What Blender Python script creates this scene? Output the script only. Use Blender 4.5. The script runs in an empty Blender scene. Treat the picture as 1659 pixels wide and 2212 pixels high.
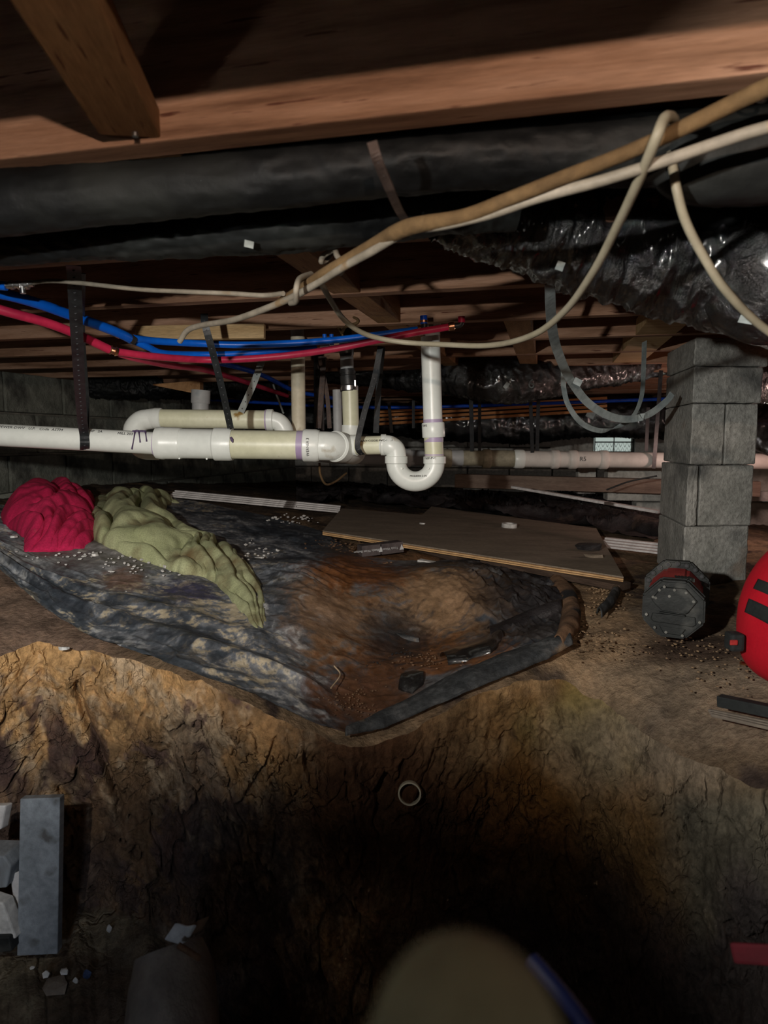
import bpy, bmesh, math, random
import numpy as np
from mathutils import Vector, Matrix
random.seed(7); np.random.seed(7)
C = bpy.context.scene.collection
W, HH, F = 1659.0, 2212.0, 1475.0
PITCH = math.radians(6.0); CZ = 0.47
SP, CP = math.sin(PITCH), math.cos(PITCH)

# ------------------------------------------------------------------ camera
cam = bpy.data.cameras.new('camera'); co = bpy.data.objects.new('camera', cam); C.objects.link(co)
co.location = (0, 0, CZ); co.rotation_euler = (math.pi/2 - PITCH, 0, 0)
cam.sensor_fit = 'HORIZONTAL'; cam.sensor_width = 36.0; cam.lens = 36.0*F/W
cam.clip_start = 0.02; cam.clip_end = 60
cam.dof.use_dof = True; cam.dof.focus_distance = 1.9; cam.dof.aperture_fstop = 8.5
bpy.context.scene.camera = co
# ------------------------------------------------------------------ world / light / exposure
w = bpy.data.worlds.new('World'); bpy.context.scene.world = w; w.use_nodes = True
bg = w.node_tree.nodes['Background']; bg.inputs[0].default_value = (0.75, 0.87, 0.80, 1); bg.inputs[1].default_value = 0.5
vs = bpy.context.scene.view_settings
vs.view_transform = 'Standard'; vs.look = 'None'; vs.gamma = 1.0; vs.use_curve_mapping = False; vs.exposure = 0.0

def spot(name, loc, target, power, color, size_deg, blend, radius):
    l = bpy.data.lights.new(name, 'SPOT'); l.energy = power; l.color = color
    l.spot_size = math.radians(size_deg); l.spot_blend = blend; l.shadow_soft_size = radius
    o = bpy.data.objects.new(name, l); C.objects.link(o); o.location = loc
    d = Vector(target) - Vector(loc); o.rotation_euler = d.to_track_quat('-Z', 'Y').to_euler()
    return o
def point(name, loc, power, color, radius):
    l = bpy.data.lights.new(name, 'POINT'); l.energy = power; l.color = color; l.shadow_soft_size = radius
    o = bpy.data.objects.new(name, l); C.objects.link(o); o.location = loc; return o
# work light behind the photographer just below the joists: it rakes the nearest joist
spot('work_light', (0.06, -0.52, 0.705), (0.0, 0.9, 0.80), 40, (1.0, 0.76, 0.60), 62, 0.5, 0.010)
# main lamp held to the left of the lens
LAMP = Vector((-0.42, -0.02, 0.62)); LDIR = Vector((0.12, 1.0, -0.14))
spot('lamp_rig', LAMP, LAMP+LDIR, 105, (1.0, 0.97, 0.91), 118, 0.4, 0.019)
point('fill_point', (0.20, -0.15, 0.50), 0.36, (1.0, 0.93, 0.82), 0.05)  # added fill light, no lamp here; lifts the right wall and block undersides
# cool light low at the left side of the pit
spot('cool_lamp', (-0.30, -0.15, 0.10), (-0.72, 1.12, -0.28), 7.0, (0.62, 0.76, 1.0), 48, 0.9, 0.05)
# added points in place of daylight from the right, no lamps seen there
point('far_fill', (1.62, 2.98, 0.42), 5.0, (1.0, 0.66, 0.57), 0.05)
point('far_fill_cool', (2.6, 4.4, 0.40), 20.0, (1.0, 0.94, 0.88), 0.06)

# ------------------------------------------------------------------ geometry helpers
def ray(px, py):
    u = (px - W/2)/F; v = (HH/2 - py)/F
    return u, CP + v*SP, -SP + v*CP
def at(px, py, Y):
    dx, dy, dz = ray(px, py); t = Y/dy
    return Vector((dx*t, Y, CZ + dz*t))
def atz(px, py, z):
    dx, dy, dz = ray(px, py); t = (z-CZ)/dz
    return Vector((dx*t, dy*t, z))
def P(lst, Y=None):
    return [q if isinstance(q, Vector) else at(*(q if len(q) == 3 else (q[0], q[1], Y))) for q in lst]

def _h(ix, iy, iz, s):
    n = (ix.astype(np.int64)*374761393 + iy.astype(np.int64)*668265263 + iz.astype(np.int64)*2147483647 + s*1274126177) & 0xffffffff
    n = ((n ^ (n >> 13))*1274126177) & 0xffffffff
    n = ((n ^ (n >> 16))*2246822519) & 0xffffffff
    n = n ^ (n >> 15)
    return (n & 0xffffff)/float(0xffffff)
def vn(x, y, z=0.0, s=0):
    x = np.asarray(x, float); y = np.asarray(y, float)+0*x; z = np.asarray(z, float)+0*x
    ix, iy, iz = np.floor(x), np.floor(y), np.floor(z)
    fx, fy, fz = x-ix, y-iy, z-iz
    fx = fx*fx*(3-2*fx); fy = fy*fy*(3-2*fy); fz = fz*fz*(3-2*fz)
    r = 0
    for a in (0, 1):
        for b in (0, 1):
            for c in (0, 1):
                r = r + _h(ix+a, iy+b, iz+c, s)*(fx if a else 1-fx)*(fy if b else 1-fy)*(fz if c else 1-fz)
    return r
def fbm(x, y, z=0.0, o=4, s=0, g=0.5):
    a, t, r, f = 1.0, 0.0, 0.0, 1.0
    for i in range(o):
        r = r + a*vn(np.asarray(x)*f, np.asarray(y)*f, np.asarray(z)*f, s+i*17); t += a; a *= g; f *= 2.03
    return r/t
def worley(x, y, s=0):
    ix, iy = np.floor(x), np.floor(y)
    f1 = np.full(np.shape(x), 9.0); f2 = f1.copy()
    for a in (-1, 0, 1):
        for b in (-1, 0, 1):
            cx = ix+a; cy = iy+b
            jx = cx + _h(cx, cy, cx*0, s); jy = cy + _h(cx, cy, cx*0, s+5)
            d = np.hypot(jx-x, jy-y)
            m = d < f1
            f2 = np.where(m, f1, np.minimum(f2, d)); f1 = np.where(m, d, f1)
    return f1, f2
def ss(a, b, x):
    t = np.clip((np.asarray(x, float)-a)/(b-a), 0, 1); return t*t*(3-2*t)

def link(name, me, mat=None, parent=None, smooth=True):
    o = bpy.data.objects.new(name, me); C.objects.link(o)
    if mat: me.materials.append(mat)
    if smooth: me.polygons.foreach_set('use_smooth', [True]*len(me.polygons))
    if parent: o.parent = parent
    return o
def mesh(name, v, f, mat=None, parent=None, smooth=True, origin=None):
    me = bpy.data.meshes.new(name)
    v = np.asarray([tuple(q) for q in v], float) if not isinstance(v, np.ndarray) else v
    off = Vector((0, 0, 0))
    if origin is None and parent is None and len(v):
        c = v.mean(0); origin = Vector((c[0], c[1], v[:, 2].min()))
    if origin is not None:
        v = v - np.array(origin); off = Vector(origin)
    if parent is not None: 
        v = v - np.array(parent.matrix_basis.translation) if parent.parent is None else v - np.array(parent['wo'])
    me.from_pydata(v.tolist(), [], [tuple(map(int, q)) for q in f]); me.update()
    o = link(name, me, mat, parent, smooth)
    if parent is None: o.location = off
    o['wo'] = list(off) if parent is None else (list(parent.matrix_basis.translation) if parent.parent is None else list(parent['wo']))
    return o
def gridmesh(name, V, mat, parent=None, attr=None, smooth=True, closed=False):
    n, m = V.shape[:2]
    idx = np.arange(n*m).reshape(n, m)
    if closed:
        idx = np.concatenate([idx, idx[:, :1]], 1)
    a, b, c, d = idx[:-1, :-1], idx[:-1, 1:], idx[1:, 1:], idx[1:, :-1]
    Fc = np.stack([a, b, c, d], -1).reshape(-1, 4)
    v = V.reshape(-1, 3)
    off = np.zeros(3)
    if parent is None: off = np.array([v[:, 0].mean(), v[:, 1].mean(), v[:, 2].min()])
    else: off = np.array(parent.matrix_basis.translation if parent.parent is None else parent['wo'])
    me = bpy.data.meshes.new(name)
    me.vertices.add(len(v)); me.vertices.foreach_set('co', (v-off).ravel())
    me.loops.add(Fc.size); me.loops.foreach_set('vertex_index', Fc.ravel().astype(np.int32))
    me.polygons.add(len(Fc)); me.polygons.foreach_set('loop_start', np.arange(0, Fc.size, 4, dtype=np.int32))
    me.update(calc_edges=True)
    if attr is not None:
        ca = me.color_attributes.new('Col', 'FLOAT_COLOR', 'POINT')
        col = np.concatenate([attr.reshape(-1, 3), np.ones((len(v), 1))], 1)
        ca.data.foreach_set('color', col.ravel())
    me.validate()
    o = link(name, me, mat, parent, smooth)
    if parent is None: o.location = off
    o['wo'] = [float(q) for q in off]
    return o
def tag(o, label=None, cat=None, group=None, kind=None):
    if label: o['label'] = label
    if cat: o['category'] = cat
    if group: o['group'] = group
    if kind: o['kind'] = kind
    return o
def thing(name, loc, label, cat, group=None):
    o = bpy.data.objects.new(name, None); C.objects.link(o); o.location = loc; o.empty_display_size = 0.05
    o['wo'] = [float(q) for q in loc]
    return tag(o, label, cat, group)

def spline(pts, sub=8, rad=None):
    pts = [Vector(p) for p in pts]; n = len(pts)
    out, ro = [], []
    if rad is not None and not hasattr(rad, '__len__'): rad = [rad]*n
    for i in range(n-1):
        p0 = pts[max(i-1, 0)]; p1 = pts[i]; p2 = pts[i+1]; p3 = pts[min(i+2, n-1)]
        if i == 0: p0 = p1*2-p2
        if i == n-2: p3 = p2*2-p1
        for k in range(sub):
            t = k/sub
            out.append(0.5*((2*p1)+(p2-p0)*t+(2*p0-5*p1+4*p2-p3)*t*t+(3*p1-p0-3*p2+p3)*t**3))
            if rad: ro.append(rad[i]*(1-t)+rad[i+1]*t)
    out.append(pts[-1])
    if rad: ro.append(rad[-1])
    return out, ro
def frames(pts):
    T = []
    n = len(pts)
    for i in range(n):
        a = pts[max(i-1, 0)]; b = pts[min(i+1, n-1)]
        d = (b-a); T.append(d.normalized() if d.length > 1e-9 else Vector((1, 0, 0)))
    up = Vector((0, 0, 1)) if abs(T[0].z) < 0.9 else Vector((0, 1, 0))
    N = [(up - T[0]*up.dot(T[0])).normalized()]
    for i in range(1, n):
        v = N[-1] - T[i]*N[-1].dot(T[i]); N.append(v.normalized())
    return T, N
def tubegeo(pts, rad, seg=14, caps=True, hollow=0.0):
    T, N = frames(pts); n = len(pts)
    if not hasattr(rad, '__len__'): rad = [rad]*n
    v, f = [], []
    for i in range(n):
        B = T[i].cross(N[i])
        for k in range(seg):
            a = 2*math.pi*k/seg
            v.append(pts[i] + (N[i]*math.cos(a)+B*math.sin(a))*rad[i])
    for i in range(n-1):
        for k in range(seg):
            k2 = (k+1) % seg
            f.append((i*seg+k, i*seg+k2, (i+1)*seg+k2, (i+1)*seg+k))
    if caps:
        f.append(tuple(range(seg))[::-1]); f.append(tuple((n-1)*seg+k for k in range(seg)))
    return v, f
def fix_normals(o):
    bm = bmesh.new(); bm.from_mesh(o.data); bmesh.ops.recalc_face_normals(bm, faces=bm.faces); bm.to_mesh(o.data); bm.free(); return o
def tube(name, pts, rad, mat, parent=None, seg=14, sub=6, smooth_path=True, caps=True):
    if smooth_path and len(pts) > 2: pts, rad = spline(pts, sub, rad)
    else: pts = [Vector(p) for p in pts]
    v, f = tubegeo(pts, rad, seg, caps)
    o = fix_normals(mesh(name, v, f, mat, parent))
    sharp_caps(o); return o
def sharp_caps(o, ang=50):
    try: o.data.set_sharp_from_angle(angle=math.radians(ang))
    except Exception: pass
def stepped(name, p0, p1, prof, mat, parent=None, seg=28):
    """a fitting turned on the axis p0-p1; prof = [(t 0..1, radius)]"""
    p0, p1 = Vector(p0), Vector(p1)
    pts = [p0.lerp(p1, t) for t, r in prof]
    ax = (p1-p0).normalized(); up = Vector((0, 0, 1)) if abs(ax.z) < 0.9 else Vector((0, 1, 0))
    n = (up-ax*up.dot(ax)).normalized(); b = ax.cross(n)
    v, f = [], []
    for p, (t, r) in zip(pts, prof):
        for k in range(seg):
            a = 2*math.pi*k/seg; v.append(p+(n*math.cos(a)+b*math.sin(a))*r)
    m = len(prof)
    for i in range(m-1):
        for k in range(seg):
            k2 = (k+1) % seg; f.append((i*seg+k, i*seg+k2, (i+1)*seg+k2, (i+1)*seg+k))
    f.append(tuple(range(seg))[::-1]); f.append(tuple((m-1)*seg+k for k in range(seg)))
    o = fix_normals(mesh(name, v, f, mat, parent)); sharp_caps(o, 35); return o
def boxm(name, c, size, mat, parent=None, rotz=0.0, bevel=0.0, ax=None, rough=0.0, seg=1, smooth=False):
    """box about centre c; ax = 3x3 Matrix of axes or rotz"""
    bm = bmesh.new(); bmesh.ops.create_cube(bm, size=1.0)
    bmesh.ops.scale(bm, vec=size, verts=bm.verts)
    if seg > 1: bmesh.ops.subdivide_edges(bm, edges=bm.edges, cuts=seg, use_grid_fill=True)
    if bevel: bmesh.ops.bevel(bm, geom=[e for e in bm.edges if e.calc_face_angle(0) > 0.5], offset=bevel, segments=2, affect='EDGES', profile=0.6)
    M = ax.to_4x4() if ax is not None else Matrix.Rotation(rotz, 4, 'Z')
    if rough:
        for q in bm.verts: q.co += Vector((random.uniform(-1, 1), random.uniform(-1, 1), random.uniform(-1, 1)))*rough
    me = bpy.data.meshes.new(name); bm.to_mesh(me); bm.free()
    o = link(name, me, mat, parent, smooth)
    base = Vector((0, 0, 0)) if parent is None else Vector(parent['wo']) 
    # objects below a thing's part keep their own matrix, so compose against the real parent position
    o.matrix_basis = Matrix.Translation(Vector(c)-worldpos(parent)) @ M
    o['wo'] = list(worldpos(o)); return o
def worldpos(o):
    p = Vector((0, 0, 0))
    while o is not None:
        p = p + o.matrix_basis.translation; o = o.parent
    return p
def ribbon(name, pts, width, thick, mat, parent=None, wdir=(1, 0, 0), sub=6, sp=True):
    if sp and len(pts) > 2: pts, _ = spline(pts, sub)
    else: pts = [Vector(p) for p in pts]
    wd = Vector(wdir).normalized(); v, f = [], []
    n = len(pts)
    for i, p in enumerate(pts):
        a = pts[max(i-1, 0)]; b = pts[min(i+1, n-1)]; t = (b-a).normalized()
        s = (wd - t*wd.dot(t)).normalized(); q = t.cross(s)
        for (x, y) in ((-1, -1), (1, -1), (1, 1), (-1, 1)):
            v.append(p+s*(x*width/2)+q*(y*thick/2))
    for i in range(n-1):
        for k in range(4):
            k2 = (k+1) % 4; f.append((i*4+k, i*4+k2, (i+1)*4+k2, (i+1)*4+k))
    f.append((3, 2, 1, 0)); f.append(tuple((n-1)*4+k for k in range(4)))
    return fix_normals(mesh(name, v, f, mat, parent, smooth=False))
def text(name, body, size, loc, ax, mat, parent):
    cu = bpy.data.curves.new(name, 'FONT'); cu.body = body; cu.size = size; cu.extrude = 0.0002
    cu.resolution_u = 2
    tmp = bpy.data.objects.new('t', cu); C.objects.link(tmp)
    dg = bpy.context.evaluated_depsgraph_get(); dg.update()
    me = bpy.data.meshes.new_from_object(tmp.evaluated_get(dg)); bpy.data.objects.remove(tmp)
    me.materials.clear()
    o = link(name, me, mat, parent, False)
    o.matrix_basis = Matrix.Translation(Vector(loc)-worldpos(parent)) @ ax.to_4x4()
    return o

# ------------------------------------------------------------------ materials
def mat(name, cols, scale=6.0, stretch=(1, 1, 1), rough=0.7, bump=0.3, bscale=40.0, metal=0.0, spec=0.3,
        detail=6, attr=False, spots=None, rvar=0.0, bdist=0.01, ramp=(0.3, 0.7), coat=0.0, fine=0.25, cracks=False):
    m = bpy.data.materials.new(name); m.use_nodes = True; nt = m.node_tree; N = nt.nodes; L = nt.links
    b = N['Principled BSDF']; b.inputs['Roughness'].default_value = rough; b.inputs['Metallic'].default_value = metal
    b.inputs['Specular IOR Level'].default_value = spec
    if coat: b.inputs['Coat Weight'].default_value = coat; b.inputs['Coat Roughness'].default_value = 0.15
    tc = N.new('ShaderNodeTexCoord'); mp = N.new('ShaderNodeMapping'); mp.inputs['Scale'].default_value = stretch
    L.new(tc.outputs['Object'], mp.inputs[0])
    n1 = N.new('ShaderNodeTexNoise'); n1.inputs['Scale'].default_value = scale; n1.inputs['Detail'].default_value = detail; n1.inputs['Roughness'].default_value = 0.6
    L.new(mp.outputs[0], n1.inputs['Vector'])
    cr = N.new('ShaderNodeValToRGB'); L.new(n1.outputs['Fac'], cr.inputs[0])
    el = cr.color_ramp.elements
    k = len(cols)
    el[0].position = ramp[0]; el[0].color = (*cols[0], 1); el[1].position = ramp[1]; el[1].color = (*cols[-1], 1)
    for i in range(1, k-1):
        e = el.new(ramp[0]+(ramp[1]-ramp[0])*i/(k-1)); e.color = (*cols[i], 1)
    out = cr.outputs[0]
    n2 = N.new('ShaderNodeTexNoise'); n2.inputs['Scale'].default_value = bscale; n2.inputs['Detail'].default_value = 8; n2.inputs['Roughness'].default_value = 0.65
    L.new(mp.outputs[0], n2.inputs['Vector'])
    if attr:
        at_ = N.new('ShaderNodeVertexColor'); at_.layer_name = 'Col'
        mx = N.new('ShaderNodeMix'); mx.data_type = 'RGBA'; mx.blend_type = 'MULTIPLY'; mx.inputs[0].default_value = 1
        L.new(at_.outputs[0], mx.inputs[6]); L.new(out, mx.inputs[7]); out = mx.outputs[2]
    if fine:
        mr = N.new('ShaderNodeMapRange'); mr.inputs[1].default_value = 0.3; mr.inputs[2].default_value = 0.7
        mr.inputs[3].default_value = 1-fine; mr.inputs[4].default_value = 1+fine; L.new(n2.outputs['Fac'], mr.inputs[0])
        mx = N.new('ShaderNodeVectorMath'); mx.operation = 'SCALE'; L.new(out, mx.inputs[0]); L.new(mr.outputs[0], mx.inputs['Scale']); out = mx.outputs[0]
    if spots:   # (colour, scale, lo, hi)
        for (sc, ssc, lo, hi) in spots:
            n3 = N.new('ShaderNodeTexNoise'); n3.inputs['Scale'].default_value = ssc; n3.inputs['Detail'].default_value = 5
            L.new(mp.outputs[0], n3.inputs['Vector'])
            r3 = N.new('ShaderNodeMapRange'); r3.inputs[1].default_value = lo; r3.inputs[2].default_value = hi; L.new(n3.outputs['Fac'], r3.inputs[0])
            mx = N.new('ShaderNodeMix'); mx.data_type = 'RGBA'; L.new(r3.outputs[0], mx.inputs[0]); L.new(out, mx.inputs[6]); mx.inputs[7].default_value = (*sc, 1); out = mx.outputs[2]
    L.new(out, b.inputs['Base Color'])
    if rvar:
        mr = N.new('ShaderNodeMapRange'); mr.inputs[1].default_value = 0.35; mr.inputs[2].default_value = 0.65
        mr.inputs[3].default_value = max(rough-rvar, 0.05); mr.inputs[4].default_value = min(rough+rvar, 1); L.new(n1.outputs['Fac'], mr.inputs[0]); L.new(mr.outputs[0], b.inputs['Roughness'])
    if bump:
        bp = N.new('ShaderNodeBump'); bp.inputs['Strength'].default_value = bump; bp.inputs['Distance'].default_value = bdist
        L.new(n2.outputs['Fac'], bp.inputs['Height']); L.new(bp.outputs[0], b.inputs['Normal'])
        if cracks:
            n4 = N.new('ShaderNodeTexNoise'); n4.inputs['Scale'].default_value = 9; n4.inputs['Detail'].default_value = 5; L.new(mp.outputs[0], n4.inputs['Vector'])
            vm = N.new('ShaderNodeVectorMath'); vm.operation = 'SCALE'; vm.inputs['Scale'].default_value = .16; L.new(n4.outputs['Color'], vm.inputs[0])
            va = N.new('ShaderNodeVectorMath'); va.operation = 'ADD'; L.new(mp.outputs[0], va.inputs[0]); L.new(vm.outputs[0], va.inputs[1])
            ms = N.new('ShaderNodeMapping'); ms.inputs['Scale'].default_value = (1, 1, .55); L.new(va.outputs[0], ms.inputs[0])
            hh = n2.outputs['Fac']
            for sc_, am in ((11, .9), (30, .4)):
                vo = N.new('ShaderNodeTexVoronoi'); vo.feature = 'DISTANCE_TO_EDGE'; vo.inputs['Scale'].default_value = sc_; L.new(ms.outputs[0], vo.inputs['Vector'])
                r4 = N.new('ShaderNodeMapRange'); r4.inputs[1].default_value = 0; r4.inputs[2].default_value = .07; r4.inputs[4].default_value = am; L.new(vo.outputs['Distance'], r4.inputs[0])
                n5 = N.new('ShaderNodeTexNoise'); n5.inputs['Scale'].default_value = sc_*.28; n5.inputs['Detail'].default_value = 2; L.new(mp.outputs[0], n5.inputs['Vector'])
                r5 = N.new('ShaderNodeMapRange'); r5.inputs[1].default_value = .50; r5.inputs[2].default_value = .62; L.new(n5.outputs['Fac'], r5.inputs[0])
                iv = N.new('ShaderNodeMath'); iv.operation = 'SUBTRACT'; iv.inputs[1].default_value = am; L.new(r4.outputs[0], iv.inputs[0])
                mu = N.new('ShaderNodeMath'); mu.operation = 'MULTIPLY'; L.new(iv.outputs[0], mu.inputs[0]); L.new(r5.outputs[0], mu.inputs[1])
                ad = N.new('ShaderNodeMath'); ad.operation = 'ADD'; L.new(hh, ad.inputs[0]); L.new(mu.outputs[0], ad.inputs[1]); hh = ad.outputs[0]
            L.new(hh, bp.inputs['Height'])
    return m
M = {}
M['joist'] = mat('joist_wood', [(.15, .075, .042), (.33, .185, .115), (.46, .28, .19)], 3.0, (1, 14, 14), .8, .35, 30, spots=[((.10, .035, .02), 12, .64, .70)], fine=.18)
M['brace'] = mat('brace_wood', [(.22, .11, .045), (.36, .2, .09)], 3.0, (12, 1.2, 12), .8, .2, 30, spots=[((.12, .05, .02), 8, .66, .72)])
M['subfloor'] = mat('subfloor_wood', [(.12, .055, .03), (.22, .10, .055)], 4, (1, 3, 1), .85)
M['pale_wood'] = mat('pale_wood', [(.42, .27, .12), (.62, .44, .24)], 3, (1, 10, 10), .75, .15)
M['timber'] = mat('timber', [(.13, .09, .07), (.24, .18, .14)], 3, (1, 9, 9), .85, .2)
M['grey_board'] = mat('grey_board', [(.17, .19, .21), (.30, .33, .36)], 3.0, (4, 4, 1), .8, .25, 20, spots=[((.10, .10, .10), 5, .6, .7)])
M['pvc'] = mat('white_pvc', [(.70, .74, .70), (.80, .83, .79)], 6, rough=.33, bump=.04, spec=.5, fine=.05, spots=[((.45, .40, .30), 9, .70, .76)])
M['pvc_cream'] = mat('cream_pvc', [(.60, .60, .42), (.72, .72, .55)], 5, rough=.38, bump=.04, spec=.5, fine=.06, spots=[((.30, .19, .06), 13, .66, .72)])
M['pvc_stained'] = mat('stained_pvc', [(.50, .44, .31), (.66, .62, .50)], 7, rough=.5, bump=.08, fine=.1, spots=[((.28, .19, .10), 10, .6, .7)])
M['pvc_far'] = mat('far_pvc', [(.55, .52, .48), (.7, .67, .62)], 7, rough=.45, bump=.05, fine=.06)
M['pvc_grey'] = mat('grey_pvc', [(.32, .33, .33), (.42, .43, .43)], 7, rough=.5, bump=.05, fine=.06)
M['pvc_olive'] = mat('dusty_pvc', [(.22, .20, .14), (.36, .33, .24)], 7, rough=.6, bump=.1)
M['primer'] = mat('purple_primer', [(.50, .44, .56), (.35, .25, .42)], 20, rough=.4, bump=0, fine=.1)
M['primer_dark'] = mat('purple_drip', [(.07, .05, .10), (.13, .09, .17)], 20, rough=.35, bump=0)
M['ink'] = mat('black_ink', [(.03, .03, .035), (.05, .05, .055)], 20, rough=.6, bump=0, fine=0)
M['text_white'] = mat('white_print', [(.5, .5, .5), (.6, .6, .6)], 20, rough=.6, bump=0, fine=0)
M['rubber'] = mat('black_rubber', [(.012, .012, .012), (.035, .035, .035)], 20, rough=.4, bump=.2)
M['steel'] = mat('steel', [(.5, .5, .5), (.7, .7, .7)], 20, rough=.3, metal=1, bump=.05)
M['copper'] = mat('copper', [(.7, .33, .18), (.85, .45, .27)], 20, rough=.3, metal=1, bump=.05)
M['blue'] = mat('blue_pex', [(.0, .085, .48), (.005, .12, .62)], 10, rough=.35, bump=0.02, fine=.08)
M['blue_far'] = mat('blue_pex_far', [(.0, .05, .42), (.005, .08, .55)], 10, rough=.4, bump=0)
M['red'] = mat('red_pex', [(.38, .012, .05), (.5, .03, .075)], 10, rough=.42, bump=.03, fine=.1)
M['cable_w'] = mat('white_cable', [(.17, .15, .115), (.26, .23, .185)], 14, rough=.6, bump=.1, spots=[((.2, .14, .08), 20, .62, .7)])
M['cable_y'] = mat('yellowed_cable', [(.20, .18, .125), (.28, .25, .185)], 14, rough=.5, bump=.06, fine=.1)
M['cable_b'] = mat('brown_cable', [(.085, .050, .020), (.16, .10, .045)], 18, rough=.85, bump=.4)
M['strap_black'] = mat('black_strap', [(.012, .013, .015), (.03, .034, .036)], 20, rough=.38, bump=.08)
M['strap_rust'] = mat('rusty_strap', [(.05, .035, .03), (.13, .09, .075)], 25, rough=.7, bump=.2)
M['strap_grey'] = mat('grey_strap', [(.20, .22, .21), (.30, .33, .32)], 12, rough=.6, bump=.1)
M['web'] = mat('grey_webbing', [(.24, .28, .28), (.34, .39, .39)], 12, rough=.6, bump=.1)
M['duct'] = mat('duct_plastic', [(.004, .0045, .005), (.010, .011, .0115)], 5, (1, 1, 1), .55, .3, 26, rvar=.08, spots=[((.020, .022, .020), 5, .5, .75)], bdist=.006, spec=.22)
M['duct_shiny'] = mat('duct_plastic_shiny', [(.004, .004, .0045), (.009, .0095, .010)], 5, (1, 1, 1), .14, .8, 18, rvar=.1, spots=[((.02, .021, .02), 6, .58, .76)], bdist=.02, spec=.8, coat=.7)
M['block'] = mat('concrete_block', [(.27, .275, .25), (.38, .38, .35), (.50, .495, .46)], 9, rough=.95, bump=.9, bscale=75, bdist=.008, fine=.3, spots=[((.13, .135, .13), 5, .52, .68), ((.40, .27, .18), 4, .60, .74)])
M['block_dark'] = mat('old_block', [(.11, .12, .10), (.23, .24, .205)], 5, rough=.95, bump=1, bscale=26, bdist=.02, spots=[((.05, .05, .045), 4, .56, .68)])
M['block_far'] = mat('pale_block', [(.45, .44, .40), (.60, .59, .55)], 5, rough=.95, bump=.5, bscale=40)
M['mortar'] = mat('mortar', [(.10, .10, .085), (.2, .19, .16)], 15, rough=1, bump=.6)
M['soil'] = mat('clay_soil', [(.62, .62, .62), (1.0, 1.0, 1.0), (1.25, 1.2, 1.15)], 14, rough=.97, bump=.9, bscale=70, attr=True, bdist=.012, spec=.15, ramp=(.32, .7), fine=.35)
M['soil_wall'] = mat('pit_clay', [(.62, .62, .62), (1.0, 1.0, 1.0), (1.25, 1.2, 1.15)], 16, rough=.97, bump=.9, bscale=75, attr=True, bdist=.010, spec=.15, ramp=(.32, .7), fine=.4, cracks=True)
M['sheet'] = mat('dusty_plastic_sheet', [(.7, .7, .7), (1, 1, 1), (1.2, 1.2, 1.2)], 20, rough=.55, bump=.5, bscale=60, attr=True, bdist=.006, spec=.4, rvar=.2, fine=.3)
M['black_sheet'] = mat('black_sheet', [(.012, .011, .012), (.04, .035, .036)], 8, rough=.4, bump=.5, bscale=25, spots=[((.10, .075, .06), 7, .6, .74)], bdist=.02, rvar=.15)
M['liner'] = mat('liner_edge', [(.02, .023, .026), (.045, .048, .05), (.12, .12, .12)], 16, rough=.7, bump=.5, bscale=70, spots=[((.26, .17, .10), 9, .58, .68)], fine=.5)
M['liner_dirt'] = mat('liner_dirt', [(.10, .055, .03), (.22, .13, .075)], 12, rough=.85, bump=.5, spots=[((.02, .02, .022), 9, .55, .62)])
M['ply'] = mat('plywood_face', [(.17, .135, .10), (.27, .22, .165)], 4, (1, 3, 1), .85, .1, 60, spots=[((.10, .075, .055), 4, .62, .74)])
M['ply_l'] = mat('plywood_light', [(.50, .30, .13), (.62, .40, .2)], 8, rough=.8, bump=.1)
M['ply_d'] = mat('plywood_dark', [(.14, .075, .035), (.2, .11, .05)], 8, rough=.8, bump=.1)
M['siding'] = mat('white_siding', [(.52, .50, .49), (.70, .68, .67)], 6, rough=.5, bump=.05, spots=[((.10, .08, .07), 9, .6, .66)])
M['pink'] = mat('pink_cloth', [(.44, .008, .06), (.56, .02, .09)], 6, rough=.95, bump=.35, bscale=180, bdist=.003, spots=[((.40, .18, .16), 8, .68, .82)])
M['towel'] = mat('green_towel', [(.30, .33, .17), (.46, .48, .28)], 5, rough=1.0, bump=.7, bscale=240, bdist=.003, spots=[((.17, .12, .055), 7, .50, .68)])
M['tool'] = mat('tool_black', [(.010, .012, .012), (.026, .029, .028)], 9, rough=.6, bump=.25, spots=[((.11, .11, .10), 12, .56, .76)])
M['tool_red'] = mat('tool_red', [(.34, .02, .02), (.45, .05, .045)], 9, rough=.5, bump=.15, spots=[((.25, .17, .14), 14, .6, .74)])
M['screw'] = mat('dusty_screw', [(.10, .10, .09), (.20, .20, .18)], 20, rough=.5, bump=.1)
M['bag_red'] = mat('bag_red', [(.44, .0, .012), (.55, .008, .02)], 8, rough=.8, bump=.3, bscale=200, bdist=.002, fine=.08)
M['bag_black'] = mat('bag_black', [(.012, .014, .014), (.025, .028, .028)], 8, rough=.75, bump=.3, bscale=150, bdist=.002)
M['chip'] = mat('pale_chip', [(.48, .47, .45), (.72, .71, .68)], 20, rough=.8, bump=.2)
M['stone'] = mat('brown_stone', [(.12, .10, .085), (.27, .22, .17)], 8, rough=.95, bump=.5)
M['darkwood'] = mat('dark_wood', [(.035, .022, .016), (.10, .065, .045)], 5, (1, 8, 8), .9, .4)
M['orangewood'] = mat('orange_wood', [(.42, .16, .05), (.6, .27, .1)], 3, (1, 10, 10), .75, .15)
M['cardboard'] = mat('dark_box', [(.055, .042, .042), (.11, .09, .088)], 9, rough=.7, bump=.15)
M['root'] = mat('pale_root', [(.35, .25, .15), (.5, .38, .25)], 20, rough=.9, bump=.2)
M['clod'] = mat('tan_clod', [(.22, .14, .08), (.38, .26, .15)], 12, rough=.95, bump=.5)
M['knob'] = mat('olive_pad', [(.26, .25, .16), (.36, .34, .22)], 8, rough=.7, bump=.1)
M['strap_red'] = mat('dim_red', [(.06, .002, .006), (.09, .004, .01)], 8, rough=.8, bump=.1)
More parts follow.
